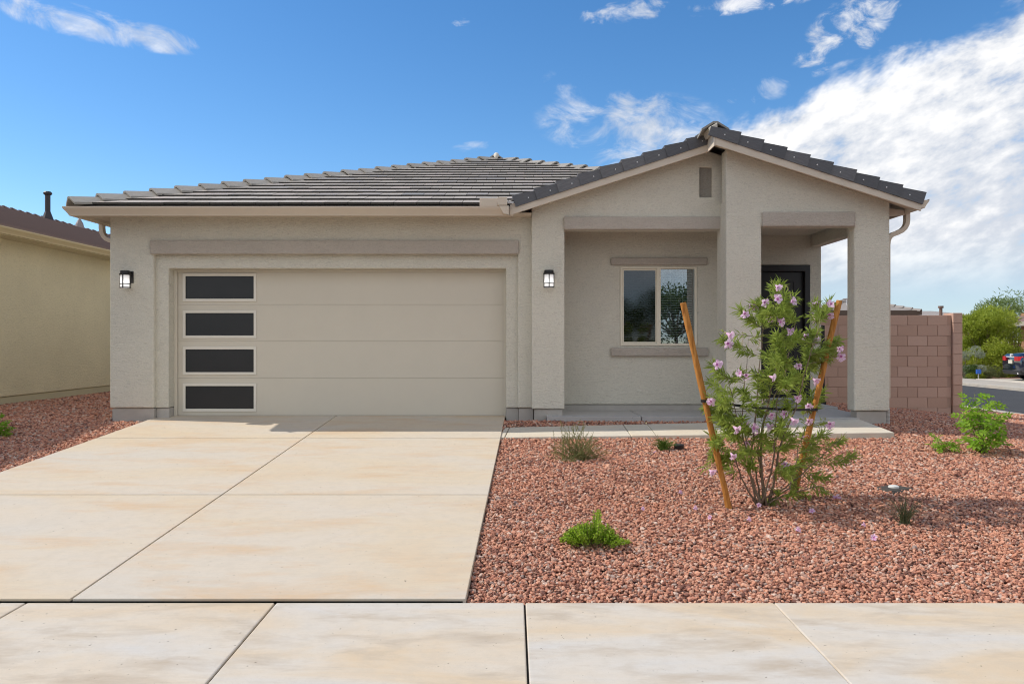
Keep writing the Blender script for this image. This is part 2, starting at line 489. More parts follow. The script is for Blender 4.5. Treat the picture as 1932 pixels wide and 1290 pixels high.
def wood():
    t = NT('lodgepole_wood'); o = t.coord(scale=(1, 1, .09))
    a = t.noise(o, 60, 5, .6, .6); b = t.noise(t.coord(), 7, 3)
    c = t.ramp(a, [(.3, (.30, .115, .022)), (.52, (.47, .205, .048)), (.72, (.55, .27, .08))])
    c = t.mix(t.ramp(b, [(.66, 0), (.72, .6)]), c, (.22, .08, .02))
    return t.principled(c, .7, t.bump(a, .3, .003), .2)
M['wood'] = wood()
M['bark'] = painted('young_bark', (.20, .15, .105), .9, .1, .25)
M['twig'] = painted('green_twig', (.19, .19, .075), .8, .1, .2)
M['willow'] = leaf_mat('willow_leaf', (.18, .245, .045), (.45, .55, .12), .42)
M['bright'] = leaf_mat('bright_leaf', (.16, .32, .025), (.36, .56, .06), .45)
M['mound'] = leaf_mat('mound_leaf', (.19, .33, .02), (.42, .58, .06), .45)
M['sage'] = leaf_mat('sage_leaf', (.15, .17, .06), (.31, .33, .13), .35)
M['grassy'] = leaf_mat('grey_green_blade', (.10, .13, .06), (.22, .24, .13), .25)
M['verde'] = leaf_mat('yellow_green_leaf', (.24, .30, .03), (.46, .52, .08), .45)
M['silver'] = leaf_mat('silver_leaf', (.25, .28, .19), (.44, .47, .36), .35)
M['feather'] = leaf_mat('feathery_leaf', (.13, .20, .05), (.30, .38, .13), .4)
M['deepgreen'] = leaf_mat('deep_leaf', (.05, .085, .022), (.12, .19, .04), .35)
M['petal'] = leaf_mat('pink_petal', (.80, .46, .72), (.92, .72, .88), .4)
M['throat'] = painted('flower_throat', (.50, .18, .42), .7, .1)
M['calyx'] = leaf_mat('calyx', (.36, .36, .13), (.50, .48, .22), .3)

def emit_glass():
    t = NT('lit_frosted_glass')
    p = t.N('ShaderNodeBsdfPrincipled'); p.inputs['Base Color'].default_value = (.75, .75, .76, 1); p.inputs['Roughness'].default_value = .35
    o = t.coord('Generated'); sp = t.N('ShaderNodeSeparateXYZ'); t.L(o, sp.inputs[0])
    d = t.math('ABSOLUTE', t.math('SUBTRACT', sp.outputs[2], .42))
    e = t.ramp(d, [(0, 1.0), (.3, .45), (.6, .15)])
    p.inputs['Emission Color'].default_value = (1, .97, .92, 1)
    t.L(t.math('MULTIPLY', e, .62), p.inputs['Emission Strength'])
    t.L(p.outputs[0], t.out.inputs[0]); return t.mat
M['lampglass'] = emit_glass()

def window_glass(name, refl, tint, rough=0.01):
    t = NT(name)
    fr = t.N('ShaderNodeFresnel'); fr.inputs[0].default_value = 1.5
    f = t.math('MINIMUM', t.math('ADD', t.math('MULTIPLY', fr.outputs[0], 1.3), refl), 1.0)
    tr = t.N('ShaderNodeBsdfTransparent'); tr.inputs[0].default_value = tint + (1,)
    gl = t.N('ShaderNodeBsdfGlossy'); gl.inputs['Roughness'].default_value = rough; gl.inputs[0].default_value = (.92, .96, 1, 1)
    m = t.N('ShaderNodeMixShader'); t.L(f, m.inputs[0]); t.L(tr.outputs[0], m.inputs[1]); t.L(gl.outputs[0], m.inputs[2])
    t.L(m.outputs[0], t.out.inputs[0]); return t.mat
M['glass'] = window_glass('window_glass', .16, (.85, .9, .9))
M['screenglass'] = window_glass('screened_glass', .03, (.42, .42, .42), .05)

def frosted():
    t = NT('smoked_garage_glass'); o = t.coord()
    return t.principled(t.mix(t.noise(o, 1.3, 3), (.020, .0205, .0215), (.034, .0335, .033)), .25, None, .4)
M['smoked'] = frosted()
M['carpaint'] = painted('dark_blue_car_paint', (.008, .013, .028), .12, .7)
M['carpaint'].node_tree.nodes['Principled BSDF'].inputs['Coat Weight'].default_value = .8
M['carglass'] = painted('car_glass', (.010, .014, .016), .06, .8)
M['tyre'] = painted('tyre_rubber', (.012, .012, .012), .85, .2)
M['rim'] = painted('alloy_rim', (.45, .45, .46), .3, .6)
M['chrome'] = painted('chrome_trim', (.6, .6, .62), .15, .8)
M['redlens'] = painted('red_tail_lens', (.45, .012, .018), .2, .6)
M['plate'] = painted('licence_plate', (.62, .58, .46), .4, .3)
M['bumper_dark'] = painted('bumper_plastic', (.03, .03, .032), .6, .3)
M['blue_flag'] = painted('blue_marker', (.05, .16, .60), .5, .3)
M['lid'] = painted('valve_lid', (.075, .068, .06), .85, .2, .2)
M['white_cap'] = painted('white_plastic', (.66, .66, .63), .5, .3)

# ------------------------------------------------------------------ ground, streets, slabs
def build_ground():
    xs = sorted(set([-900, -300, -120, -60, -35, -22, -15] + [round(-12 + .25 * i, 3) for i in range(0, 97)] + [11.05, 11.06, 11.2, 13, 16.8, 17, 20, 25, 32, 45, 70, 130, 300, 900]))
    ys = sorted(set([-900, -300, -100, -40, -20, -10, -4, 0, 2.5, 3.1, 4.79, 4.81] + [round(5 + .25 * i, 3) for i in range(0, 53)] + [20, 22, 25, 29, 33, 38, 45, 60, 90, 150, 300, 900, 1500]))
    xs = [x for x in xs]
    vs = []; fs = []
    for y in ys:
        for x in xs:
            if y <= 4.80: z = -.16 if y > 3.0 else -.30
            else: z = g(x, y) - .016
            if 11.06 <= x <= 16.8: z = min(z, -.12)
            if x > 16.8 and y > 4.8: z = .05
            if x < -9.45 and y > 4.8: z = base(y) - .03
            vs.append((x, y, z))
    n = len(xs)
    for j in range(len(ys) - 1):
        for i in range(n - 1): fs.append((j*n+i, j*n+i+1, (j+1)*n+i+1, (j+1)*n+i))
    b = MB(); b.add(vs, fs); o = b.build('ground', M['ground'], smooth=True, recalc=False); tag(o, kind='structure')
build_ground()

def slab_piece(name, corners, th, mat, parent, bevel=.008):
    b = MB(); b.hexa([(x, y, z - th) for x, y, z in corners], corners)
    return b.build(name, mat, parent, bevel=bevel)

# driveway: slabs split by a centre joint and two cross joints
DW = MB(); dwp = [(-5.36, YS + .03), (-.285, YS + .03), (-.10, 11.86), (-5.31, 11.86)]
drv = DW.hexa([(x, y, zdw(y) - .25) for x, y in dwp], [(x + (.02 if i in (0, 3) else -.02), y, zdw(y) - .016) for i, (x, y) in enumerate(dwp)]).build('driveway', M['joint'])
tag(drv, kind='structure')
def lerp(a, b, t): return a + (b - a) * t
def drive_x(c, y):
    t = (y - YS) / (11.85 - YS)
    return [lerp(-5.375, -5.315, t), lerp(-2.725, -2.65, t), lerp(-.288, -.104, t)][c]
jy = [YS + .03, 7.30, 10.06, 11.84]
for c in range(2):
    for r in range(3):
        y0 = jy[r] + (.009 if r else 0); y1 = jy[r+1] - (.009 if r < 2 else 0)
        g0 = .007 if c == 1 else 0; g1 = .007 if c == 0 else 0
        slab_piece('slab', [(drive_x(c, y0) + g0, y0, zdw(y0)), (drive_x(c+1, y0) - g1, y0, zdw(y0)), (drive_x(c+1, y1) - g1, y1, zdw(y1)), (drive_x(c, y1) + g0, y1, zdw(y1))], .12, M['driveway'], drv, .004)

# sidewalk
def zsw(y): return .02 * (y - 4.8)
b = MB(); b.hexa([(-14, 3.3, -.3), (10.4, 3.3, -.3), (10.4, YS - .004, -.3), (-14, YS - .004, -.3)], [(-14, 3.3, zsw(3.3) - .014), (10.4, 3.3, zsw(3.3) - .014), (10.4, YS - .004, zsw(YS) - .014), (-14, YS - .004, zsw(YS) - .014)])
sw = b.build('sidewalk', M['joint']); tag(sw, kind='structure')
jx = [.078 + 1.53 * k for k in range(-9, 7)]
for i in range(len(jx) - 1):
    gap = .0055 if i in (6, 7, 8, 9, 5) else .004
    x0, x1 = jx[i] + gap, jx[i+1] - gap
    if abs(jx[i] - 1.608) < .02: x0 = jx[i] + .002
    if abs(jx[i+1] - 1.608) < .02: x1 = jx[i+1] - .002
    slab_piece('slab', [(x0, 3.3, zsw(3.3)), (x1, 3.3, zsw(3.3)), (x1, YS, zsw(YS)), (x0, YS, zsw(YS))], .1, M['sidewalk'], sw, .007)
# kerb and streets
b = MB(); b.box(-40, 10.4, 3.13, 3.296, -.3, zsw(3.3)); tag(b.build('kerb', M['curb'], bevel=.02), kind='structure')
b = MB(); b.box(-60, 60, -9.0, 3.125, -.4, -.135); tag(b.build('street', M['asphalt']), kind='structure')
b = MB(); b.box(11.205, 16.8, 3.13, 120, -.4, -.02); tag(b.build('side_street', M['asphalt']), kind='structure')
b = MB(); b.box(11.03, 11.20, 5, 90, -.3, .035); tag(b.build('side_kerb', M['curb'], bevel=.02), kind='structure')
b = MB(); b.box(16.81, 18.9, 3.5, 90, -.3, .09); tag(b.build('far_pavement', M['curb'], bevel=.02), kind='structure')
b = MB(); b.box(18.905, 31.5, 27.6, 32.0, -.3, .10); tag(b.build('far_driveway', M['walk'], bevel=.02), kind='structure')

# walkway and porch slabs
wk = [(-.145, 10.20, Z(824.5, 10.2)), (4.98, 10.25, Z(815.5, 10.25)), (4.86, 11.0, Z(790.5, 11.0)), (-.085, 10.93, Z(806, 10.93))]
b = MB(); b.hexa([(x, y, z - .16) for x, y, z in wk], [(x, y, z - .03) for x, y, z in wk]); walk = b.build('walkway', M['joint']); tag(walk, kind='structure')
def wkp(s, t):
    a = Vector(wk[0]).lerp(Vector(wk[1]), s); c = Vector(wk[3]).lerp(Vector(wk[2]), s); return tuple(a.lerp(c, t))
for s0, s1 in ((-.004, .009), (.011, .33), (.332, .66), (.662, 1.003)):
    slab_piece('slab', [wkp(s0, -.004), wkp(s1, -.004), wkp(s1, 1.004), wkp(s0, 1.004)], .12, M['walk'], walk, .008)
PZ = .533
porch = MB().box(.5, 5.1, 11.33, 13.55, .2, PZ - .03).build('porch_floor', M['joint']); tag(porch, kind='structure')
def flat_slab(poly):
    b = MB(); b.prism(poly, PZ - .14, PZ, 'z'); b.build('slab', M['porch'], porch, bevel=.008)
flat_slab([(.5, 11.27), (1.855, 11.27), (1.805, 13.6), (.5, 13.6)])
flat_slab([(1.867, 11.27), (2.86, 11.27), (2.86, 11.012), (4.845, 11.012), (5.16, 11.32), (5.16, 12.9), (5.36, 12.9), (5.36, 13.6), (1.817, 13.6)])

# ------------------------------------------------------------------ the house
YG, YR, YD, YL, YC, YP, YE = 11.55, 11.63, 11.85, 11.40, 11.05, 12.25, 13.50
ST = .627                                       # top of the stem wall
SL = .345                                       # main roof pitch
GS = .325                                       # gable pitch
RX = 2.80                                       # gable ridge x
house = thing('house', (-.3, 15, .45), 'single storey beige stucco house with grey tile roof, wide garage and gabled porch', 'house')

def gz(x): return 4.585 - GS * abs(x - RX)       # top of the rake tiles at the gable
# garage front wall (two planes) with the door opening
b = MB()
b.wall([(-5.92, ST), (-5.275, ST), (-5.275, 2.90), (.086, 2.90), (.086, ST), (.34, ST), (.34, 3.52), (-5.92, 3.52)], [], YG, YG + .2)
b.build('garage_wall', M['stucco'], house, bevel=.022)
b = MB()
b.wall([(-5.30, ST), (-5.09, ST), (-5.09, 2.69), (-.088, 2.69), (-.088, ST), (.12, ST), (.12, 2.97), (-5.30, 2.97)], [], YR, YR + .26)
b.build('door_surround', M['stucco'], house, bevel=.012)
# stem wall pieces
def stem(x0, x1, y0, y1, name='stem_wall'):
    MB().box(x0, x1, y0, y1, .15, ST - .008).build(name, M['stem'], house, bevel=.006)
stem(-5.89, -5.285, YG + .03, YG + .24); stem(-5.283, -5.092, YR + .025, YR + .24)
stem(-.086, .098, YR + .025, YR + .24); stem(.10, .315, YG + .03, YG + .24)
stem(.325, .735, YL + .03, YL + .26); stem(3.05, 3.49, YC + .03, YC + .46); stem(4.87, 5.285, YC + .03, YC + .24)
stem(.6, 3.62, YP + .02, YP + .2); stem(3.63, 5.3, YE + .02, YE + .2); stem(3.61, 3.66, YP + .1, YE + .1)
# side walls
b = MB(); b.box(-5.919, -5.70, YG + .201, 26, ST, 3.5); b.build('side_wall', M['stucco'], house)
b = MB(); b.box(5.12, 5.319, YE + .2, 26, ST - .2, 3.5); b.build('side_wall', M['stucco'], house)
b = MB(); b.box(-5.9, 5.3, 25.8, 26.0, ST - .2, 3.45); b.build('rear_wall', M['stucco'], house)
# left gable wall
b = MB()
niche = [(2.727, 3.70), (2.91, 3.70), (2.91, 4.14), (2.727, 4.14)]
b.wall([(.287, ST), (.763, ST), (.763, 3.235), (3.10, 3.235), (3.10, gz(3.1) - .195), (RX, gz(RX) - .195), (.287, gz(.287) - .195)], [niche], YL, YL + .25)
b.build('gable_wall', M['stucco'], house, bevel=.012)
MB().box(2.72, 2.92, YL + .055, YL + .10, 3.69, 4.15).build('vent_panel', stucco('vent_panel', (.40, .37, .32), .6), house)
# right gable wall
b = MB()
b.wall([(3.016, ST), (3.517, ST), (3.517, 3.235), (4.823, 3.235), (4.823, ST), (5.32, ST), (5.32, gz(5.32) - .195), (3.016, gz(3.016) - .195)], [], YC, YC + .25)
b.build('gable_wall', M['stucco'], house, bevel=.022)
MB().box(3.018, 3.516, YC + .25, YC + .50, ST, 3.6).build('porch_column', M['stucco'], house, bevel=.012)
# porch beams over the openings, garage beam, window trim
def trim(x0, x1, z0, z1, y, d=.05, name='trim_beam'):
    MB().box(x0, x1, y - d, y + .06, z0, z1).build(name, M['stucco_trim'], house, bevel=.022, seg=3)
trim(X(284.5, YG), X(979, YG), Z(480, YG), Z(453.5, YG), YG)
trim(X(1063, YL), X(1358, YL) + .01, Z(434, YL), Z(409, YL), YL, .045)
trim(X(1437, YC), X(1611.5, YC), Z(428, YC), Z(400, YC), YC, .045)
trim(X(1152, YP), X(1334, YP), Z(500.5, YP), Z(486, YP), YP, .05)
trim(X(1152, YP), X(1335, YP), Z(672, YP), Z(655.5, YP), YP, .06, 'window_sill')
# porch: back wall with window, entry wall with door, returns, side beam, ceiling
wx0, wx1, wz0, wz1 = X(1170, YP), X(1315, YP), Z(652, YP), Z(503, YP)
b = MB(); b.wall([(.55, ST), (3.72, ST), (3.72, 3.45), (.55, 3.45)], [[(wx0, wz0), (wx1, wz0), (wx1, wz1), (wx0, wz1)]], YP, YP + .18); b.build('porch_wall', M['stucco'], house, bevel=.01)
b = MB(); b.box(.50, .70, YL + .251, YP + .1, ST - .1, 3.45); b.build('porch_wall', M['stucco'], house)
b = MB(); b.box(3.60, 3.80, YP + .181, YE + .05, ST, 3.45); b.build('porch_wall', M['stucco'], house)
dx0, dx1, dz0, dz1 = 4.03, X(1528, YE), Z(750, YE), Z(500, YE)
b = MB(); b.wall([(3.802, ST), (dx0, ST), (dx0, dz1), (dx1, dz1), (dx1, ST), (5.32, ST), (5.32, 3.45), (3.802, 3.45)], [], YE, YE + .199); b.build('entry_wall', M['stucco'], house, bevel=.01)
b = MB(); b.box(X(1530, YE), 5.318, YC + .251, YE - .001, 3.235, 3.56); b.build('porch_beam', M['stucco'], house, bevel=.01)
b = MB(); b.box(.705, 5.10, YL + .252, YE - .002, 3.43, 3.448); b.build('porch_ceiling', M['stucco'], house)

# window
win = MB().wall([(wx0 + .002, wz0 + .002), (wx1 - .002, wz0 + .002), (wx1 - .002, wz1 - .002), (wx0 + .002, wz1 - .002)], [[(wx0 + .035, wz0 + .035), (wx1 - .035, wz0 + .035), (wx1 - .035, wz1 - .035), (wx0 + .035, wz1 - .035)]], YP - .012, YP + .09).build('window', M['vinyl'], house, bevel=.005)
mx = X(1243, YP)
MB().box(mx - .03, mx + .03, YP - .006, YP + .085, wz0 + .034, wz1 - .034).build('mullion', M['vinyl'], win, bevel=.004)
b = MB(); b.wall([(wx0 + .036, wz0 + .036), (mx - .031, wz0 + .036), (mx - .031, wz1 - .036), (wx0 + .036, wz1 - .036)], [[(wx0 + .06, wz0 + .06), (mx - .05, wz0 + .06), (mx - .05, wz1 - .06), (wx0 + .06, wz1 - .06)]], YP + .012, YP + .04)
b.build('screen_frame', M['vinyl'], win, bevel=.003)
MB().box(wx0 + .055, mx - .045, YP + .024, YP + .028, wz0 + .055, wz1 - .055).build('pane', M['screenglass'], win)
MB().box(mx + .03, wx1 - .035, YP + .045, YP + .049, wz0 + .035, wz1 - .035).build('pane', M['glass'], win)
b = MB(); n = 30
for i in range(n):
    zc = wz0 + .06 + (wz1 - wz0 - .12) * i / (n - 1)
    b.hexa([(wx0 + .05, YP + .115, zc - .012), (wx1 - .05, YP + .115, zc - .012), (wx1 - .05, YP + .158, zc + .006), (wx0 + .05, YP + .158, zc + .006)],
           [(wx0 + .05, YP + .115, zc - .010), (wx1 - .05, YP + .115, zc - .010), (wx1 - .05, YP + .158, zc + .008), (wx0 + .05, YP + .158, zc + .008)])
for xx in (wx0 + .22, mx - .2, mx + .2, wx1 - .2): b.box(xx - .003, xx + .003, YP + .110, YP + .114, wz0 + .05, wz1 - .05)
o = b.build('blind', M['slat'], win); o['kind'] = 'stuff'
MB().box(wx0 - .6, wx1 + .4, YP + .5, YP + .9, wz0 - .4, wz1 + .3).build('room_interior', M['dark'], house)

# front door
door = MB().wall([(dx0 + .002, dz0), (dx1 - .002, dz0), (dx1 - .002, dz1 - .002), (dx0 + .002, dz1 - .002)], [[(dx0 + .07, dz0 + .03), (dx1 - .09, dz0 + .03), (dx1 - .09, dz1 - .11), (dx0 + .07, dz1 - .11)]], YE - .02, YE + .16).build('front_door', M['door'], house, bevel=.006)
MB().box(dx0 + .072, dx1 - .092, YE + .07, YE + .11, dz0 + .032, dz1 - .112).build('leaf', M['door'], door, bevel=.004)
for (u0, u1, v0, v1) in ((.15, .85, .56, .93), (.15, .85, .07, .47)):
    ax0, ax1 = dx0 + .072, dx1 - .092; az0, az1 = dz0 + .032, dz1 - .112
    p0, p1, q0, q1 = lerp(ax0, ax1, u0), lerp(ax0, ax1, u1), lerp(az0, az1, v0), lerp(az0, az1, v1)
    MB().wall([(p0, q0), (p1, q0), (p1, q1), (p0, q1)], [[(p0 + .03, q0 + .03), (p1 - .03, q0 + .03), (p1 - .03, q1 - .03), (p0 + .03, q1 - .03)]], YE + .058, YE + .072).build('panel_moulding', M['door'], door, bevel=.004)
b = MB(); b.tube([(dx0 + .14, YE + .07, 1.5), (dx0 + .14, YE + .02, 1.5), (dx0 + .25, YE + .02, 1.5)], .012, 8); b.tube([(dx0 + .14, YE + .068, 1.5), (dx0 + .14, YE + .055, 1.5)], .032, 12); b.build('handle', M['metal'], door)
MB().box(dx0 + .0, dx1, YE - .06, YE + .1, dz0 - .035, dz0 - .002).build('threshold', M['metal'], door, bevel=.005)
MB().box(dx0 + .01, dx1 - .01, YE + .165, YE + .2, dz0, dz1).build('backing', M['dark'], door)

# garage door: four sections, each with a framed window light at the left
gx0, gx1 = -5.088, -.09
gd = MB().box(gx0, gx1, YD + .035, YD + .06, zdw(YD) + .02, 2.72).build('garage_door', M['garage'], house)
sec = [785.0, 713.0, 643.4, 574.6, 503.0]
wins = [(728, 770.8), (659, 701.8), (590.5, 632.8), (521, 563.6)]
px0, px1 = X(350.4, YD), X(479, YD)
for i in range(4):
    z0, z1 = Z(sec[i], YD) + .001 + (.012 if i == 0 else 0), Z(sec[i+1], YD) - .001
    h0, h1 = Z(wins[i][1], YD), Z(wins[i][0], YD)
    q = .012
    MB().wall([(gx0 + .002, z0), (gx1 - .002, z0), (gx1 - .002, z1), (gx0 + .002, z1)], [[(px0 - q, h0 - q), (px1 + q, h0 - q), (px1 + q, h1 + q), (px0 - q, h1 + q)]], YD, YD + .034).build('section', M['garage'], gd, bevel=.0015)
    a = .042
    MB().wall([(px0 - a, h0 - a), (px1 + a, h0 - a), (px1 + a, h1 + a), (px0 - a, h1 + a)], [[(px0, h0), (px1, h0), (px1, h1), (px0, h1)]], YD - .014, YD - .0005).build('window_frame', M['garage_frame'], gd, bevel=.004)
    MB().box(px0 - .01, px1 + .01, YD + .008, YD + .014, h0 - .01, h1 + .01).build('pane', M['smoked'], gd)
MB().box(gx0, gx1, YD + .004, YD + .05, zdw(YD) + .001, zdw(YD) + .022).build('bottom_seal', M['black'], gd)
for x0, x1, zz0, zz1 in ((gx0 - .001, gx0 + .045, zdw(YD - .1) - .03, 2.688), (gx1 - .03, gx1 + .001, zdw(YD - .1) - .03, 2.688), (gx0 + .046, gx1 - .031, 2.655, 2.689)):
    MB().box(x0, x1, YD - .045, YD - .016, zz0, zz1).build('door_stop', M['garage'], gd, bevel=.004)
MB().box(-5.7, .1, 12.6, 12.7, ST - .3, 3.2).build('garage_interior', M['dark'], house)

# ---- roof
EX0, EX1, EY, EZ = -6.20, 5.50, 11.13, 3.565     # eave edge of the main roof
AX, AY = -.356, EY + 5.845                       # hip apex
AZ = EZ - .03 + SL * 5.845
BY = 30.0
b = MB()
HV = (RX, AY - (RX - AX), AZ - SL * (RX - AX) - .04)      # where the right hip meets the gable ridge
b.add([(EX0, EY, EZ - .04), (.03, EY, EZ - .04), HV, (AX, AY, AZ - .04), (EX0, BY, EZ - .04), (AX, BY, AZ - .04), (EX1, BY, EZ - .04), (EX1, HV[1], EZ - .04)], [(0, 1, 2, 3), (0, 3, 5, 4), (2, 7, 6, 5, 3), (4, 5, 6)])
# gable decks
def gd_z(x): return gz(x) - .07
yr0, yl0 = YC - .28, YL - .28
b.add([(RX, yr0, gd_z(RX)), (5.62, yr0, gd_z(5.62)), (5.62, 13.9, gd_z(5.62)), (RX, 14.6, gd_z(RX))], [(0, 1, 2, 3)])
b.add([(-.02, yl0, gd_z(-.02)), (RX, yl0, gd_z(RX)), (RX, 14.4, gd_z(RX)), (-.02, 11.5, gd_z(-.02))], [(0, 1, 2, 3)])
roof = b.build('roof', M['tile'], house)
# underside boards
b = MB()
b.add([(EX0 + .02, EY + .03, EZ - .13), (.28, EY + .03, EZ - .13), (.28, YG + .1, EZ - .13), (EX0 + .02, YG + .1, EZ - .13)], [(0, 1, 2, 3)])
b.add([(EX0 + .02, YG + .1, EZ - .131), (-5.85, YG + .1, EZ - .131), (-5.85, 26, EZ - .131), (EX0 + .02, 26, EZ - .131)], [(0, 1, 2, 3)])
b.build('soffit', M['fascia'], house)
# fascia
MB().box(EX0 + .03, .02, EY + .005, EY + .03, EZ - .175, EZ - .045).build('fascia', M['fascia'], house)
MB().box(EX0 + .005, EX0 + .029, EY + .005, 26, EZ - .175, EZ - .045).build('fascia', M['fascia'], house)

# field tiles on the front slope
tw, expo, tl, tt = .3255, .36, .43, .030
ang = math.atan(SL)
up = Vector((0, math.cos(ang), math.sin(ang))); nrm = Vector((0, -math.sin(ang), math.cos(ang)))
def tile_mesh(w, name):
    b = MB(); lift = tt
    # near end lifted on the course below; y along slope (uphill), z normal
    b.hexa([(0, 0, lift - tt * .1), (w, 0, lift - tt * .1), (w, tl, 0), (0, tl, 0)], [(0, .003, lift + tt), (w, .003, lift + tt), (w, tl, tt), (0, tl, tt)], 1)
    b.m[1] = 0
    return b
tms = []
for k in range(3):
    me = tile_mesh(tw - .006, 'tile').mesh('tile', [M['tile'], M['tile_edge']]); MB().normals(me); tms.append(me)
tiles = []
rows = int(5.845 / math.cos(ang) / expo)
leftover = MB()
def valley_x(y):                                  # where the gable's left slope rises out of the main front slope
    zf = EZ + SL * (y - EY)
    return RX - (gz(RX) - .05 - zf) / GS
for r in range(rows + 1):
    s = r * expo
    y = EY + s * math.cos(ang); z = EZ - .045 + s * math.sin(ang)
    xl = EX0 + s * math.cos(ang) - .02; xr = AX + (AX - EX0) - s * math.cos(ang) + .02
    xr2 = min(xr, valley_x(y) + .25) if y < 14.1 else xr
    x = xl - (.5 * tw if r % 2 else 0) - rnd.random() * .03
    while x < xr2:
        x0, x1 = max(x, xl), min(x + tw, xr2)
        if x1 - x0 > .06: tiles.append((y, x0, x1, z))
        x += tw
tiles.sort()
full = 0
for i, (y, x0, x1, z) in enumerate(tiles):
    jit = rnd.uniform(-.003, .004)
    mtx = frame_matrix((x0, y + jit * 2, z + jit), Vector((1, 0, 0)), up, nrm)
    if x1 - x0 > tw - .004:
        me = tms[i % 3]
    else:
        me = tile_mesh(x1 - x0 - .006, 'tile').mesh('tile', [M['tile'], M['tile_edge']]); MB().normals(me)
    if full < 300:
        link('tile', me, roof, mtx); full += 1
    else:
        vs = [tuple(mtx @ v.co) for v in me.vertices]; [leftover.add([vs[j] for j in p.vertices], [tuple(range(len(p.vertices)))], p.material_index) for p in me.polygons]
if leftover.v:
    o = leftover.build('tiles_beyond', [M['tile'], M['tile_edge']], roof, recalc=False); o['kind'] = 'stuff'

# hip and ridge caps
def cap_mesh(name, mat, half=.19, L_=.45, droop=.10, th=.03):
    b = MB()
    prof = [(-half, -droop), (-.03, 0), (.03, 0), (half, -droop), (half, -droop - th), (.03, -th), (-.03, -th), (-half, -droop - th)]
    n = len(prof)
    vs = [(0, p[0], p[1] + .06) for p in prof] + [(L_, p[0] * .93, p[1] + .004) for p in prof]
    fs = [tuple(range(n)), tuple(range(2*n-1, n-1, -1))] + [(i, n+i, n+(i+1) % n, (i+1) % n) for i in range(n)]
    b.add(vs, fs); me = b.mesh(name, mat); b.normals(me); return me
def run_caps(p0, p1, me, parent, step, name='hip_tile', lift=.03, n=None):
    p0 = Vector(p0); p1 = Vector(p1); d = (p1 - p0); Lh = d.length; t = d.normalized()
    s = t.cross(Vector((0, 0, 1))).normalized() * -1; u = t.cross(s)
    k = n or int(Lh / step)
    for i in range(k):
        p = p0 + t * (i * step) + u * (lift + rnd.uniform(-.004, .004))
        yaw = rnd.uniform(-.015, .015)
        tt_ = (t + s * yaw).normalized(); ss = (s - t * yaw).normalized()
        link(name, me, parent, frame_matrix(p, tt_, ss, u))
capm = cap_mesh('hip_tile', M['cap'])
run_caps((EX0 - .05, EY - .05, EZ + .0), (AX, AY, AZ + .0), capm, roof, .385)
run_caps((AX + 3.1, AY - 3.1, AZ - SL * 3.1), (AX, AY, AZ), capm, roof, .385)
run_caps((AX, AY, AZ + .02), (AX, 26, AZ + .02), capm, roof, .385, 'ridge_tile')
run_caps((RX, yr0 + .02, gz(RX) - .03), (RX, 14.4, gz(RX) - .03), capm, roof, .385, 'ridge_tile', .02)
b = MB()
for a in range(5):
    t0 = a / 5 * math.pi / 2
b.tube([(AX + .02, AY - .35, AZ - .08), (AX + .02, AY - .30, AZ + .0), (AX + .02, AY - .2, AZ + .035), (AX + .02, AY - .05, AZ + .03)], [.02, .05, .06, .04], 10)
b.build('mortar_cap', M['mortar_cap'], roof, smooth=True)

# rake tiles with nail heads, barge boards
def rake_mesh(Lr):
    b = MB(); hgt, th = .172, .03
    # local x up the slope, y into the house, z up; origin at the tile's lower top corner
    b.hexa([(0, 0, -hgt), (Lr, .018, -hgt), (Lr, .018 + th, -hgt), (0, th, -hgt)], [(0, 0, 0), (Lr, .018, -.046), (Lr, .018 + th, -.046), (0, th, 0)])
    b.hexa([(0, th + .001, -.03), (Lr, .02 + th, -.076), (Lr, .21, -.076), (0, .21, -.03)], [(0, th + .001, -.001), (Lr, .02 + th, -.047), (Lr, .21, -.047), (0, .21, -.001)])
    c = (.21, -.002, -.105)
    ring = [(c[0] + .0085 * math.cos(a), c[1], c[2] + .0085 * math.sin(a)) for a in np.linspace(0, 2 * math.pi, 8, endpoint=False)]
    b.add(ring + [(p[0], c[1] + .012, p[2]) for p in ring], [tuple(range(8))] + [(i, 8 + i, 8 + (i+1) % 8, (i+1) % 8) for i in range(8)], 1)
    me = b.mesh('rake_tile', [M['rake'], M['nail']]); b.normals(me); return me
rm = rake_mesh(.42)
ga = math.atan(GS)
def run_rake(x_low, x_high, y, sgn):
    t = Vector((sgn * math.cos(ga), 0, math.sin(ga))); w = Vector((0, 1, 0)); u = Vector((-sgn * math.sin(ga), 0, math.cos(ga)))
    run = abs(x_high - x_low) / math.cos(ga); k = max(1, round(run / .337)); step = run / k
    for i in range(k):
        p = Vector((x_low, y, gz(x_low))) + t * (i * step) + w * rnd.uniform(0, .006)
        m = Matrix((t, w, u)).transposed().to_4x4(); m.translation = p + w * .0
        if sgn < 0:
            pass
        o = link('rake_tile', rm if sgn > 0 else rml, roof, m)
rml = rm
run_rake(.0, RX - .03, yl0 - .03, 1)
run_rake(5.68, RX + .03, yr0 - .03, -1)
def barge(x0, x1, y):
    b = MB()
    f = lambda x, d: (x, gz(x) - d)
    b.prism([f(x0, .27), f(x1, .285), f(x1, .12), f(x0, .12)], y, y + .035, 'y'); b.build('barge_board', M['fascia'], house, bevel=.004)
    b = MB(); b.prism([f(x0, .20), f(x1, .20), f(x1, .185), f(x0, .185)], y + .036, y + .32, 'y'); b.build('rake_soffit', M['fascia'], house)
barge(-.03, RX - .002, yl0)
barge(5.62, RX + .0, yr0)
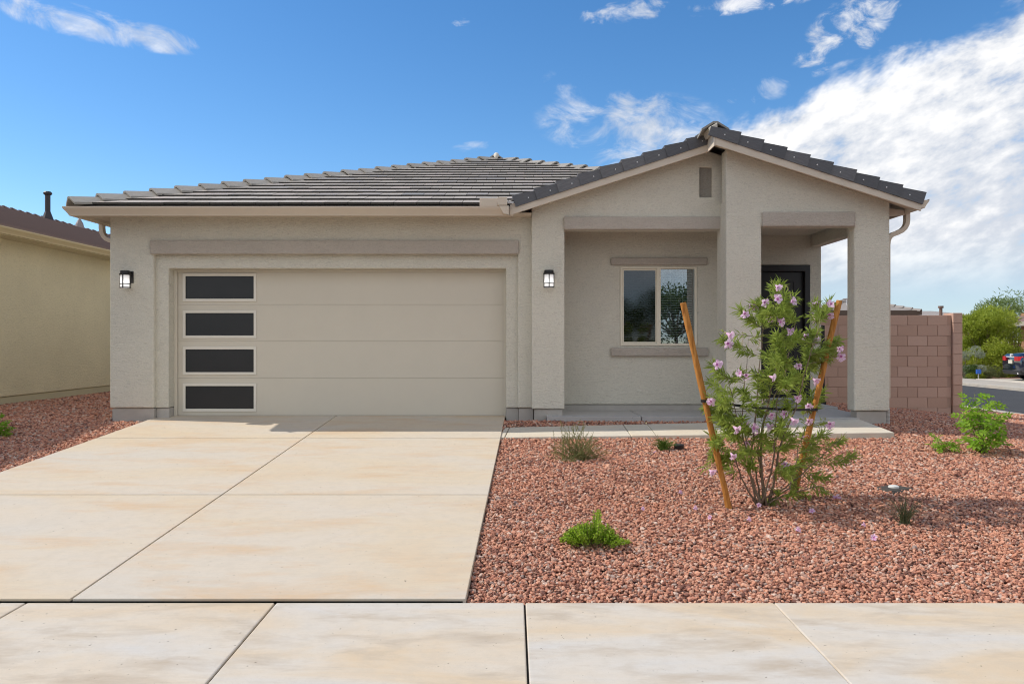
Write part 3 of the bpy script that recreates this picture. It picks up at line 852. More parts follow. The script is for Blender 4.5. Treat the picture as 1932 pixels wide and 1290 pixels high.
# ridge return board where the two rakes step
b = MB(); b.prism([(RX - .03, gz(RX) - .30), (RX - .002, gz(RX) - .285), (RX - .002, gz(RX) - .10), (RX - .03, gz(RX) - .11)], yr0 + .002, yl0 + .12, 'y'); b.build('ridge_board', M['fascia'], house, bevel=.003)
b = MB(); b.prism([(RX - .10, gz(RX) - .045), (RX + .02, gz(RX) + .025), (RX + .02, gz(RX) - .10), (RX - .06, gz(RX) - .13)], yr0 - .01, yl0 + .2, 'y'); b.build('ridge_mortar', M['mortar_cap'], roof, bevel=.01)

# gutters (ogee profile: a = outwards, b = up)
gp = [(0, 0), (.055, 0), (.062, .02), (.085, .055), (.108, .085), (.118, .105), (.118, .122), (.110, .122), (.108, .11), (.0, .11)]
def gutter(p0, p1, out0, out1):
    b = MB(); b.sweep(gp, [p0, p1], [(out0, (0, 0, 1)), (out1, (0, 0, 1))]); return b
GZ0 = Z(407.5, 11.1)
gut = gutter((EX0 + .0, EY, GZ0), (X(960, 11.08), EY, GZ0), Vector((-1, -1, 0)), Vector((0, -1, 0))).build('gutter', M['gutter'], house)
gutter((EX0 - .0, 26, GZ0), (EX0 - .0, EY, GZ0), Vector((-1, 0, 0)), Vector((-1, -1, 0))).build('gutter', M['gutter'], house)
RGX = 5.615
gutter((RGX, yr0 + .0, Z(392, 10.75)), (RGX, 26, Z(392, 10.75)), Vector((1, 0, 0)), Vector((1, 0, 0))).build('gutter', M['gutter'], house)
MB().box(RGX - .03, RGX - .002, yr0 + .04, 26, Z(392, 10.75) - .02, 3.615).build('fascia', M['fascia'], house)
# rafter tails under the right eave
for yy in (11.15, 11.75, 12.35):
    MB().hexa([(5.32, yy, 3.38), (5.58, yy, 3.40), (5.58, yy + .04, 3.40), (5.32, yy + .04, 3.38)], [(5.32, yy, 3.50), (5.58, yy, 3.47), (5.58, yy + .04, 3.47), (5.32, yy + .04, 3.50)]).build('rafter_tail', M['fascia'], house)
# diverter boxes at the front gutter's end
MB().box(X(905, 11.0), X(938, 11.0), EY - .125, EY - .10, Z(389, 11.0), Z(374, 11.0)).build('gutter_diverter', M['gutter'], house, bevel=.003)
MB().box(X(938, 11.0) + .002, X(957, 11.0), EY - .135, EY - .02, Z(387, 11.0), Z(372, 11.0)).build('gutter_diverter', M['gutter'], house, bevel=.003)
b = MB(); b.prism([(X(941, 11), Z(388, 11)), (X(960, 11), Z(388, 11)), (X(960, 11), Z(405, 11)), (X(950, 11), Z(403, 11))], EY - .13, EY + .0, 'y'); b.build('gutter_diverter', M['gutter'], house, bevel=.003)
b = MB(); b.box(X(957.5, 11), X(969, 11), EY - .10, EY - .06, Z(383, 11), Z(379, 11)); b.build('flashing', M['metal'], house)
# downspouts
def rect_sweep(path, w, d, ax):
    prof = [(-w/2, -d/2), (w/2, -d/2), (w/2, d/2), (-w/2, d/2)]
    pts = [Vector(p) for p in path]; fr = []
    for i in range(len(pts)):
        t = (pts[min(i+1, len(pts)-1)] - pts[max(0, i-1)]).normalized(); A = Vector(ax); B = t.cross(A).normalized(); fr.append((A, B))
    b = MB(); b.sweep(prof, pts, fr); return b
def arc_pts(p0, c, p1, n=5):
    p0, c, p1 = Vector(p0), Vector(c), Vector(p1)
    return [p0 * (1-t)**2 + c * (2*t*(1-t)) + p1 * (t*t) for t in np.linspace(0, 1, n).tolist()]
rgz = Z(392, 10.75)
yv = 11.22
path = [(RGX + .03, yv, rgz + .02)] + arc_pts((RGX + .03, yv, rgz - .10), (RGX + .03, yv, rgz - .23), (RGX - .11, yv, rgz - .28)) + arc_pts((RGX - .18, yv, rgz - .305), (5.362, yv, rgz - .34), (5.362, yv, rgz - .46)) + [(5.362, yv, .80)]
rect_sweep(path, .09, .065, (0, 1, 0)).build('downspout', M['gutter'], house, bevel=.006)
lgz = GZ0; yv2 = 11.95; xv = EX0 - .045
path = [(xv, yv2, lgz + .02)] + arc_pts((xv, yv2, lgz - .05), (xv, yv2, lgz - .20), (xv + .13, yv2, lgz - .24)) + arc_pts((xv + .16, yv2, lgz - .25), (-5.965, yv2, lgz - .29), (-5.965, yv2, lgz - .40)) + [(-5.965, yv2, .75)]
rect_sweep(path, .09, .065, (0, 1, 0)).build('downspout', M['gutter'], house, bevel=.006)
def corrugated(x, y, z0, z1, r):
    pts = []; rad = []; n = 14
    for i in range(n * 2 + 1):
        pts.append((x, y, z0 + (z1 - z0) * i / (2 * n))); rad.append(r if i % 2 else r * .88)
    MB().tube(pts, rad, 14).build('drain_pipe', M['pipe_grey'], house)
corrugated(5.335, YC + .12, .40, .66, .045)
corrugated(-5.90, YG + .10, .38, .60, .035)

# ------------------------------------------------------------------ wall lamps
def lamp(xc, yw, zc, label):
    t = thing('wall_lamp', (xc, yw, zc - .15), label, 'lamp', 'lanterns either side of the garage')
    MB().box(xc - .068, xc + .068, yw - .022, yw + .008, zc - .08, zc + .092).build('backplate', M['black'], t, bevel=.004)
    yc = yw - .115; r = .072
    MB().box(xc - .03, xc + .03, yc, yw - .02, zc + .062, zc + .092).build('arm', M['black'], t)
    b = MB(); b.tube([(xc, yc, zc + .092), (xc, yc, zc + .05), (xc, yc, zc + .049), (xc, yc, zc + .03)], [r * .93, r * .97, r * 1.14, r * 1.12], 28); b.build('cap', M['black'], t)
    b = MB(); b.tube([(xc, yc, zc + .032), (xc, yc, zc - .155)], [r * .92, r * .92], 24, cap=True); b.build('shade', M['lampglass'], t, smooth=False)
    b = MB()
    for k in range(4):
        a = math.pi / 4 * 0 + k * math.pi / 2 - math.pi / 2
        x, y = xc + r * .99 * math.cos(a), yc + r * .99 * math.sin(a)
        b.box(x - .006, x + .006, y - .006, y + .006, zc - .16, zc + .035)
    for zz in (zc - .105, zc - .158):
        n = 28; R0, R1 = r * .935, r * 1.06
        vs = []; fs = []
        for i in range(n):
            a = 2 * math.pi * i / n
            for rr, h in ((R0, 0), (R1, 0), (R1, .012), (R0, .012)): vs.append((xc + rr * math.cos(a), yc + rr * math.sin(a), zz + h))
        for i in range(n):
            j = (i + 1) % n
            for q in range(4): fs.append((i*4+q, j*4+q, j*4+(q+1) % 4, i*4+(q+1) % 4))
        b.add(vs, fs)
    b.build('cage', M['black'], t)
lamp(X(243.5, YG), YG, Z(524, YG), 'black wall lantern with white shade on the pillar left of the garage door')
lamp(X(1035, YL), YL, Z(523, YL), 'black wall lantern with white shade on the porch pillar right of the garage door')

# ------------------------------------------------------------------ neighbour's house on the left
NX = -9.5
nb = thing('neighbour_house', (NX - 5, 18, .45), 'tan stucco house with brown tile roof standing across the gravel side yard', 'house')
MB().box(NX - 11, NX, 8.4, 34, .575, 3.62).build('wall', M['stucco_tan'], nb, bevel=.012)
b = MB(); b.box(NX - 10.9, NX - .02, 8.43, 33.9, .1, .566); b.build('stem_wall', painted('neighbour_stem', (.50, .44, .29), .9), nb)
NEX, NEZ, NRX, NRZ = -9.10, 3.67, -15.3, 5.63
b = MB(); nr = 17
for i in range(nr):
    t0, t1 = i / nr, (i + 1) / nr
    xa, xb = lerp(NEX, NRX, t0), lerp(NEX, NRX, t1); za, zb = lerp(NEZ, NRZ, t0), lerp(NEZ, NRZ, t1)
    b.hexa([(xa, 8.0, za - .02), (xa, 34.3, za - .02), (xb - .05, 34.3, zb - .02), (xb - .05, 8.0, zb - .02)][::-1], [(xa, 8.0, za + .045), (xa, 34.3, za + .045), (xb - .05, 34.3, zb + .02), (xb - .05, 8.0, zb + .02)][::-1])
b.add([(NRX, 8, NRZ), (NRX, 34.3, NRZ), (-21.4, 34.3, NEZ), (-21.4, 8, NEZ)], [(0, 1, 2, 3)])
b.add([(NRX, 8.3, NRZ - .05), (NEX - .3, 8.3, NEZ), (-21.1, 8.3, NEZ)], [(0, 1, 2)])
b.add([(NRX, 34, NRZ - .05), (NEX - .3, 34, NEZ), (-21.1, 34, NEZ)], [(0, 1, 2)])
nroof = b.build('roof', M['tile_brown'], nb)
nbc = cap_mesh('ridge_tile', M['tile_brown'])
run_caps((NRX, 15, NRZ - .02), (NRX, 34, NRZ - .02), nbc, nroof, .39, 'ridge_tile')
ngz = 3.53
b = MB(); b.sweep(gp, [(NEX + .0, 34.3, ngz), (NEX + .0, 8.0, ngz)], [((1, 0, 0), (0, 0, 1))] * 2); b.build('gutter', painted('neighbour_gutter', (.58, .47, .27), .45), nb)
MB().box(NX - .05, NEX, 8.0, 34.3, 3.52, 3.55).build('soffit', M['stucco_tan'], nb)
b = MB(); vy = 25.6; vx = X(90, vy)
b.tube([(vx, vy, 5.38), (vx, vy, 6.38)], .08, 12); b.tube([(vx, vy, 6.38), (vx, vy, 6.42), (vx, vy, 6.46), (vx, vy, 6.50)], [.085, .13, .13, .095], 12); b.tube([(vx, vy, 5.4), (vx, vy, 5.85)], [.24, .085], 12)
b.build('vent_pipe', painted('vent_pipe_dark', (.05, .045, .05), .5), nb)
b = MB(); vy = 27.5; vx = X(150, vy); b.tube([(vx, vy, 5.4), (vx, vy, 5.75), (vx, vy, 5.92)], [.2, .12, .03], 10); b.build('roof_vent', painted('vent_cone', (.30, .26, .25), .6), nb)

# ------------------------------------------------------------------ block wall on the right
YW = 15.9
bw = thing('block_wall', (7.3, YW, .3), 'reddish brown concrete block wall beside the porch ending in a pier', 'wall')
cw, ch = .4035, .2085
wtop = Z(594.5, YW); wl = 5.35; wr = X(1795, YW)
MB().box(wl, wr, YW + .012, YW + .15, 0, wtop - .004).build('core', M['mortar'], bw)
bm_full = MB().box(0, cw - .006, 0, .145, 0, ch - .006).mesh('block', M['block']); MB().normals(bm_full)
def block(x0, x1, z0, z1, y0, d=.145):
    if abs((x1 - x0) - cw) < .002 and abs((z1 - z0) - ch) < .002 and d == .145:
        return link('block', bm_full, bw, Matrix.Translation((x0 + .003, y0 + rnd.uniform(-.0015, .0015), z0 + .003)), bevel=.004, seg=1)
    MB().box(x0 + .003, x1 - .003, y0, y0 + d, z0 + .003, z1 - .003).build('block', M['block'], bw, bevel=.004, seg=1)
r = 0; zt = wtop
while zt > .12:
    x = wr + .0 + ((.5 * cw) if r % 2 else .0) - (.08)
    while x > wl:
        x0, x1 = max(x - cw, wl), min(x, wr)
        if x1 - x0 > .04: block(x0, x1, zt - ch, zt, YW)
        x -= cw
    zt -= ch; r += 1
pr = X(1816, YW - .05)
MB().box(wr + .012, pr - .008, YW - .04, YW + .30, 0, wtop + .03).build('core', M['mortar'], bw)
zt = wtop + .047
for i in range(9):
    block(wr + .004, pr, zt - ch, zt, YW - .055, .36); zt -= ch
# black metal gate post between house and wall
gp_ = thing('gate_post', (X(1552, 14.3), 14.3, .4), 'slim black metal gate post between entry wall and block wall', 'post')
MB().box(X(1549, 14.3), X(1555, 14.3), 14.27, 14.33, .38, 1.9).build('post', M['black'], gp_, bevel=.004)
MB().box(X(1547, 14.3), X(1557, 14.3), 14.25, 14.35, .38, .52).build('base_sleeve', M['black'], gp_, bevel=.004)

# ------------------------------------------------------------------ plants
def leaf(b, p, d, up_, L_, w, m=0, fold=.25):
    d = d.normalized(); s = d.cross(up_)
    if s.length < 1e-4: s = d.cross(Vector((1, 0, 0)))
    s.normalize(); n = s.cross(d)
    mid = p + d * L_ * .45 + n * (L_ * .06)
    tip = p + d * L_ - n * (L_ * .05)
    b.add([p, mid + s * w * .5 + n * w * fold, tip, mid - s * w * .5 + n * w * fold], [(0, 1, 2), (0, 2, 3)], m)
def rvec(r): return Vector((r.gauss(0, 1), r.gauss(0, 1), r.gauss(0, 1)))
def curve(p0, p1, sag, n=7):
    p0, p1 = Vector(p0), Vector(p1); c = (p0 + p1) * .5 + Vector(sag)
    return [p0 * (1-t)**2 + c * (2*t*(1-t)) + p1 * (t*t) for t in np.linspace(0, 1, n).tolist()]

def flower_mesh(name, r):
    b = MB(); L_ = .038; n = 10
    rings = [(0, .004), (.010, .007), (.024, .0105), (L_, .014)]
    for i in range(len(rings) - 1):
        (z0, r0), (z1, r1) = rings[i], rings[i+1]
        vs = [(r0 * math.cos(2*math.pi*k/n), r0 * math.sin(2*math.pi*k/n), z0) for k in range(n)] + [(r1 * math.cos(2*math.pi*k/n), r1 * math.sin(2*math.pi*k/n), z1) for k in range(n)]
        b.add(vs, [(k, (k+1) % n, n+(k+1) % n, n+k) for k in range(n)], 0)
    for k in range(5):                             # five spreading lobes
        a = 2 * math.pi * k / 5 + r.uniform(-.1, .1); e = .034 + r.uniform(-.003, .005)
        def q(ang_, rad, z): return (rad * math.cos(a + ang_), rad * math.sin(a + ang_), z)
        b.add([q(-.6, .0135, L_), q(.6, .0135, L_), q(.52, e * .85, L_ + .012), q(.0, e * 1.05, L_ + .006), q(-.52, e * .85, L_ + .013)], [(0, 1, 2, 3, 4)], 0)
    b.add([(.010 * math.cos(2*math.pi*k/6), .010 * math.sin(2*math.pi*k/6), L_ - .006) for k in range(6)], [(0, 1, 2, 3, 4, 5)], 1)
    b.tube([(0, 0, -.010), (0, 0, .004), (0, 0, .009)], [.003, .0075, .006], 6, 2)
    return b.mesh(name, [M['petal'], M['throat'], M['calyx']])
fr_ = random.Random(3)
FM = [flower_mesh('flower', fr_) for _ in range(4)]
def flower(parent, p, d, sc, name='flower'):
    q = Vector(d).to_track_quat('Z', 'Y').to_matrix().to_4x4()
    m = Matrix.Translation(p) @ q @ Matrix.Rotation(fr_.uniform(0, 6), 4, 'Z') @ Matrix.Scale(sc, 4)
    return link(name, fr_.choice(FM), parent, m)

def build_willow():
    r = random.Random(21)
    D0 = 7.05
    bp = ray_ground(1440, 950)
    t = thing('flowering_tree', bp, 'young multi-stemmed tree with narrow leaves and pink trumpet flowers tied between stakes', 'tree')
    def P(px, py, dd=0.0): return W(px, py, D0 + dd)
    base_p = [P(1428, 953), P(1436, 954, -.03), P(1441, 952, .04), P(1446, 951), P(1434, 950, .06), P(1452, 950, .03), P(1424, 948, .05)]
    paths = [
        ([(1415, 885), (1403, 830), (1388, 770), (1372, 715)], -.15),
        ([(1412, 890), (1418, 830), (1430, 760), (1432, 690), (1440, 620)], .05),
        ([(1434, 880), (1436, 820), (1452, 740), (1472, 650), (1468, 560)], -.05),
        ([(1436, 890), (1432, 850), (1445, 790), (1480, 700), (1500, 610)], .15),
        ([(1428, 890), (1415, 850), (1400, 790), (1405, 700), (1412, 640)], .2),
        ([(1462, 900), (1475, 840), (1500, 770), (1525, 690), (1545, 610)], .1),
        ([(1480, 920), (1520, 885), (1565, 850), (1598, 815)], -.1),
        ([(1400, 900), (1385, 860), (1362, 850), (1345, 848)], .05),
        ([(1462, 870), (1462, 815), (1468, 760), (1485, 690)], -.2),
        ([(1490, 920), (1500, 880), (1510, 830), (1530, 780)], .25),
        ([(1475, 935), (1510, 925), (1545, 915), (1560, 930)], -.2),
    ]
    stems = MB(); pool = []
    for i, (pp, dd) in enumerate(paths):
        pts = [base_p[i % len(base_p)]] + [P(x + r.uniform(-3, 3), y, dd * (j + 1) / len(pp) + r.uniform(-.02, .02)) for j, (x, y) in enumerate(pp)]
        fine = []
        for j in range(len(pts) - 1):
            for k in range(4):
                fine.append(pts[j].lerp(pts[j+1], k / 4) + rvec(r) * .004)
        fine.append(pts[-1])
        r0 = .013 if i in (1, 2, 3, 5) else .009
        rad = [r0 * (1 - .82 * j / (len(fine) - 1)) for j in range(len(fine))]
        stems.tube(fine, rad, 6); pool += list(zip(fine[2:], rad[2:]))
    stems.build('stem', M['bark'], t, smooth=True)
    leaves = MB(); twigs = MB()
    ell = [(1480, 605, 66, 50, 22), (1505, 665, 70, 45, 21), (1420, 690, 58, 36, 9), (1385, 765, 52, 42, 14), (1478, 745, 78, 42, 25), (1395, 828, 60, 40, 19), (1495, 830, 72, 40, 22), (1530, 890, 44, 44, 10), (1560, 640, 30, 40, 5), (1490, 945, 60, 22, 9), (1395, 865, 35, 25, 6), (1470, 545, 14, 18, 3), (1580, 840, 25, 20, 3)]
    tips = []
    for cx, cy, rx, ry, n in ell:
        for _ in range(n):
            a = r.uniform(0, 2 * math.pi); q = math.sqrt(r.random())
            tips.append((cx + rx * q * math.cos(a), cy + ry * q * math.sin(a), r.gauss(0, .19), 1.0))
    for s in [(1605, 803), (1618, 797), (1610, 866), (1612, 858), (1562, 900), (1342, 858), (1352, 862), (1340, 722), (1361, 640), (1352, 708), (1420, 576), (1394, 586), (1462, 537), (1538, 572), (1566, 570), (1575, 655), (1500, 560), (1330, 770), (1345, 690), (1335, 760)]:
        tips.append((s[0], s[1], r.gauss(0, .1), 1.25))
    fl = [(835,115),(690,250),(735,235),(595,310),(840,225),(940,250),(1155,250),(1265,255),(1245,320),(840,345),(850,385),(815,365),(920,440),(1120,350),(1050,480),(1100,520),(462,475),(465,550),(1300,585),(1330,635),(378,710),(590,785),(635,780),(785,800),(1025,705),(1115,815),(915,860),(340,970),(365,965),(437,975),(725,955),(975,950),(1080,1005),(1060,1018),(805,1080),(900,1085),(950,1110),(515,1175),(575,1145),(655,1195),(705,1200),(765,1155),(1075,1120),(1240,1140),(1080,1250)]
    fl = [(1250 + x / 4.03, 510 + y / 4.03) for x, y in fl]
    fl += [(1250 + x / 4.293, 760 + y / 4.293) for x, y in [(640,305),(530,390),(355,525),(960,465),(1350,735),(1340,765),(1160,815),(1185,890),(1300,750)]]
    for x, y in fl: tips.append((x, y, r.gauss(0, .16) - .06, .8, True))
    for tp in tips:
        px, py, dd, dens = tp[:4]
        if px > 1505: dd = abs(dd) * .5 + .30
        if px > 1500 and py > 790 and len(tp) < 5:
            dens *= .55
            if r.random() < .3: continue
        end = W(px, py, D0 + dd)
        best = None
        for p, rr in pool:
            dv = end - p
            up_gain = dv.z
            c = dv.length + (0.35 if up_gain < .02 and py < 880 else 0) + abs(dv.length - .2) * .3 + r.uniform(0, .05)
            if best is None or c < best[0]: best = (c, p, rr)
        st = best[1]; dv = end - st
        if dv.length > .42: st = end - dv.normalized() * .42 * (0.8 + .2 * r.random()); 
        if dv.length > .42: twigs.tube(curve(best[1], st, (0, 0, .02), 4), [.0035, .003, .003, .003], 4)
        pts = curve(st, end, (r.uniform(-.02, .02), r.uniform(-.02, .02), -.015 + r.uniform(-.03, .03)), 7)
        twigs.tube(pts, [.003 - .0003 * k for k in range(7)], 4)
        isfl = len(tp) > 4
        n = int((24 if isfl else 62) * dens * min(1.3, max(.5, (end - st).length / .22)))
        for k in range(n):
            q = .15 + .85 * (k / n) ** .8
            j = min(5, int(q * 6)); p = pts[j].lerp(pts[j+1], q * 6 - j); tan = (pts[j+1] - pts[j]).normalized()
            side = rvec(r); side -= tan * side.dot(tan); side.normalize()
            d = tan * r.uniform(.45, 1.1) + side * r.uniform(.5, 1.0) + Vector((0, 0, r.uniform(-.35, .15)))
            leaf(leaves, p, d, Vector((r.uniform(-.5, .5), r.uniform(-.5, .5), 1)), r.uniform(.05, .115), r.uniform(.0055, .0095))
        if isfl:
            dr = Vector((r.uniform(-.7, .7), -r.uniform(.4, 1.0), r.uniform(-.8, .15)))
            flower(t, end + Vector((0, -.075, 0)), dr, r.uniform(1.05, 1.4))
            # small buds and calyces above the flower
            for _ in range(2):
                q = end + Vector((r.uniform(-.02, .02), r.uniform(-.02, .02), r.uniform(.01, .04)))
                twigs.tube([end + Vector((0, 0, .005)), q], [.0015, .0015], 3); twigs.tube([q, q + Vector((0, -.002, .006)), q + Vector((0, -.003, .014))], [.003, .0055, .002], 5, 1)
    o = twigs.build('twigs', [M['twig'], M['calyx']], t); o['kind'] = 'stuff'
    o = leaves.build('foliage', M['willow'], t, recalc=False); o['kind'] = 'stuff'
    # long dry seed pods
    b = MB()
    for (x0, y0, x1, y1) in [(1485, 545, 1492, 568), (1480, 540, 1485, 545), (1400, 625, 1398, 652), (1432, 640, 1428, 660)]:
        b.tube(curve(P(x0, y0), P(x1, y1), (.03, 0, .02), 6), .0025, 4)
    b.build('seed_pods', painted('dry_pod', (.5, .38, .25), .8), t)
    return t
build_willow()

# stakes and tie
def stake(bx, by, tx, ty, D, label):
    p0 = ray_ground(bx, by); D = p0.y
    p1 = W(tx, ty, D)
    d = (p1 - p0).normalized()
    t = thing('tree_stake', p0, label, 'stake', 'stakes of the young tree')
    pts = [p0 - d * .12] + [p0.lerp(p1, k / 12) + Vector((rnd.gauss(0, .0015), rnd.gauss(0, .0015), 0)) for k in range(13)]
    rad = [.027 + .0025 * math.sin(k * 1.7) + rnd.uniform(-.0008, .0008) for k in range(14)]
    b = MB(); b.tube(pts, rad, 14)
    b.build('pole', M['wood'], t, smooth=False, bevel=.003, seg=2, angle=50)
    return t, p0, p1
s1, a0, a1 = stake(1375, 958, 1288.5, 571, 6.9, 'round wooden stake leaning left, in front of the window')
s2, c0, c1 = stake(1497, 938, 1583, 567, 7.25, 'round wooden stake leaning right, in front of the entry and right pillar')
def at_py(p0, p1, py):
    lo, hi = 0., 1.
    for _ in range(40):
        m = .5 * (lo + hi); q = p0.lerp(p1, m); yy = 645 - (q.z - CAMZ) * F / q.y
        if yy > py: lo = m
        else: hi = m
    return p0.lerp(p1, lo)
ta, tb = at_py(a0, a1, 756), at_py(c0, c1, 772)
tie = thing('tree_tie', (ta + tb) * .5, 'black rubber strap stretched between the two stakes', 'strap')
b = MB()
def strap(pts, h=.022, w=.004):
    prof = [(-w/2, -h/2), (w/2, -h/2), (w/2, h/2), (-w/2, h/2)]
    pts = [Vector(p) for p in pts]; fr = []
    for i in range(len(pts)):
        tt_ = (pts[min(i+1, len(pts)-1)] - pts[max(0, i-1)]).normalized(); B = Vector((0, 0, 1)); A = tt_.cross(B).normalized(); fr.append((A, B))
    b.sweep(prof, pts, fr)
yo = Vector((0, -.034, 0)); 
strap([ta + yo + Vector((-.01, .004, 0)), ta.lerp(tb, .02) + yo] + [ta.lerp(tb, k / 8) + Vector((0, -.034 - .14 * math.sin(math.pi * k / 8), -.015 * math.sin(math.pi * k / 8))) for k in range(1, 8)] + [tb + yo])
b.build('band', M['black'], tie)
for q in (ta, tb):
    b = MB(); n = 18; strap([q + Vector((.034 * math.cos(2*math.pi*k/n), .034 * math.sin(2*math.pi*k/n), 0)) for k in range(n + 1)], .024, .005); b.build('loop', M['black'], tie)

# bushy plants ------------------------------------------------------
def rosemary():
    r = random.Random(8); p = ray_ground(1090, 866)
    t = thing('wispy_shrub', p, 'wispy olive green shrub with upright needle sprigs beside the walkway', 'shrub')
    st, lv = MB(), MB(); D = p.y
    tips = []
    for _ in range(80):
        a = r.uniform(0, 1); px = 1040 + 100 * a + r.gauss(0, 6); h = 1 - abs((px - 1090) / 62) ** 2
        py = 866 - max(6, (30 + 38 * r.random()) * max(.25, h)); tips.append((px, py))
    tips += [(1058, 795), (1056, 792), (1082, 800), (1095, 790), (1101, 795), (1105, 800), (1150, 846), (1145, 850), (1155, 852), (1043, 812), (1038, 838), (1120, 815), (1138, 842), (1133, 846)]
    for px, py in tips:
        e = W(px, py, D + r.gauss(0, .13)); s = p + Vector((r.gauss(0, .11), r.gauss(0, .08), -.01))
        pts = curve(s, e, (r.uniform(-.05, .05), r.uniform(-.04, .04), -.02 + r.uniform(-.05, .06)), 8)
        st.tube(pts, [.003 - .00025 * k for k in range(8)], 4)
        n = int(40 * max(.5, (e - s).length / .35))
        for k in range(n):
            q = .22 + .78 * k / n; j = min(6, int(q * 7)); pp = pts[j].lerp(pts[j+1], q * 7 - j); tan = (pts[j+1] - pts[j]).normalized()
            side = rvec(r); side -= tan * side.dot(tan); side.normalize()
            leaf(lv, pp, tan * .6 + side, Vector((0, 0, 1)), r.uniform(.012, .026), .0048)
    st.build('stems', M['twig'], t)['kind'] = 'stuff'; lv.build('foliage', M['sage'], t, recalc=False)['kind'] = 'stuff'
rosemary()

def mound():
    r = random.Random(4); p = ray_ground(1118, 1026)
    t = thing('green_mound_plant', p, 'low bright green mounded plant alone on the gravel near the sidewalk', 'plant')
    st, lv = MB(), MB(); D = p.y
    for i in range(150):
        px = 1056 + 134 * r.random(); u = (px - 1116) / 72
        hh = (40 * max(.2, 1 - u * u)) * (.55 + .6 * r.random())
        if 1120 < px < 1140 and r.random() < .4: hh += 22
        if px > 1165: hh *= .75
        py = 1028 - hh
        e = W(px, py, D + r.gauss(0, .09)); s = Vector((lerp(p.x, e.x, .45), lerp(p.y, e.y, .5), p.z - .01))
        pts = curve(s, e, (0, 0, .02), 5); st.tube(pts, .0022, 4)
        for k in range(34):
            q = .25 + .75 * k / 34; j = min(3, int(q * 4)); pp = pts[j].lerp(pts[j+1], q * 4 - j)
            leaf(lv, pp + rvec(r) * .006, rvec(r) + Vector((0, -.2, .3)), rvec(r) + Vector((0, 0, 1)), r.uniform(.014, .024), r.uniform(.010, .016))
    st.build('stems', M['twig'], t)['kind'] = 'stuff'; lv.build('foliage', M['mound'], t, recalc=False)['kind'] = 'stuff'
mound()

def tuft(name, px, py, n, h, spread, mat, label, w=.005, seed=1, base_r=.02, droop=.2):
    r = random.Random(seed); p = ray_ground(px, py); b = MB()
    for _ in range(n):
        a = r.uniform(0, 2 * math.pi); q = r.random() ** .7 * spread; L_ = h * r.uniform(.55, 1.08)
        s = p + Vector((base_r * r.gauss(0, .6), base_r * r.gauss(0, .6), -.01))
        e = p + Vector((math.cos(a) * q, math.sin(a) * q, L_ * (1 - .3 * (q / max(spread, .01)))))
        pts = curve(s, e, (-(e.x - s.x) * .25, -(e.y - s.y) * .25, L_ * droop), 6)
        b.tube(pts, [w * .5 * (1 - .15 * k) for k in range(6)], 3, cap=False)
    t = thing(name, p, label, 'plant'); o = b.build('blades', mat, t); o['kind'] = 'stuff'; return t, p
tuft('grass_tuft', 1706, 988, 85, .27, .21, M['grassy'], 'small grey green tuft of upright grass in the tree shadow', .006, 6, .03, .1)
# strappy plant with pink flowers by the black fixture
t, p = tuft('strappy_plant', 1252, 848, 170, .15, .20, leaf_mat('strappy_leaf', (.09, .17, .02), (.22, .32, .06), .3), 'low strappy plant with pink blooms beside the small black ground light', .007, 9, .05, .35)
b = MB(); b.tube(curve(p, W(1219, 798, p.y), (.02, 0, .03), 6), .002, 4); b.tube(curve(p, W(1240, 820, p.y + .05), (-.02, 0, .05), 6), .002, 4); b.build('flower_stalks', M['twig'], t)
for q in ((1237, 855), (1231, 861), (1233, 856)): flower(t, W(q[0], q[1], p.y - .12), (r_ := Vector((rnd.uniform(-.4, .4), -1, .2))), .8)
b = MB()
for k in range(7): leaf(b, W(1219, 797, p.y), rvec(rnd), Vector((0, 0, 1)), .018, .010)
b.build('seed_head', painted('cream_petal', (.65, .6, .4), .7), t)

# small black ground light
p = ray_ground(1281, 848)
gl = thing('ground_light', p, 'small black round ground light sitting on the gravel', 'garden light')
ax = Vector((.45, -.2, .35)).normalized()
b = MB(); b.tube([p + Vector((0, 0, .012)), p + Vector((0, 0, .05)), p + Vector((0, 0, .058))], [.056, .060, .057], 20); b.build('body', M['black'], gl)
b = MB(); b.tube([p + Vector((0, 0, .0585)), p + Vector((0, 0, .066))], [.064, .060], 20); b.build('rim', M['bumper_dark'], gl)
b = MB(); b.tube([p + Vector((0, 0, -.04)), p + Vector((0, 0, .013))], [.01, .03], 8); b.build('spike', M['black'], gl)

# compound-leaf shrubs ----------------------------------------------
def compound_leaf(L_, r, mat, name='leaf'):
    b = MB(); n = 3
    pts = [Vector((0, q * L_, .18 * L_ * math.sin(q * 2.6) )) for q in np.linspace(0, 1, 6).tolist()]
    b.tube(pts, [.0016] * 6, 3)
    for i in range(n):
        q = .28 + .6 * i / (n - 1); j = min(4, int(q * 5)); p = pts[j].lerp(pts[j+1], q * 5 - j)
        for sx in (-1, 1):
            d = Vector((sx * 1.0, .75, -.15 + r.uniform(-.2, .2))); ll = L_ * r.uniform(.42, .54) * (1 - .25 * abs(q - .55))
            d.normalize(); s = d.cross(Vector((0, 0, 1))).normalized(); nn = s.cross(d); w = ll * .55
            c = [p, p + d*ll*.28 + s*w*.42, p + d*ll*.55 + s*w*.46, p + d*ll*.8 + s*w*.25, p + d*ll - nn*ll*.12, p + d*ll*.8 - s*w*.25, p + d*ll*.55 - s*w*.46, p + d*ll*.28 - s*w*.42]
            m1, m2 = p + d*ll*.28 - nn*w*.12, p + d*ll*.6 - nn*w*.14
            b.add(c + [m1, m2], [(0, 1, 8), (1, 2, 9, 8), (2, 3, 4, 9), (4, 5, 6, 9), (6, 7, 8, 9), (7, 0, 8)])
    d = Vector((0, 1, -.2)); p = pts[-1]; leaf(b, p, d, Vector((0, 0, 1)), L_ * .42, L_ * .16)
    me = b.mesh(name, mat); return me
rl = random.Random(15)
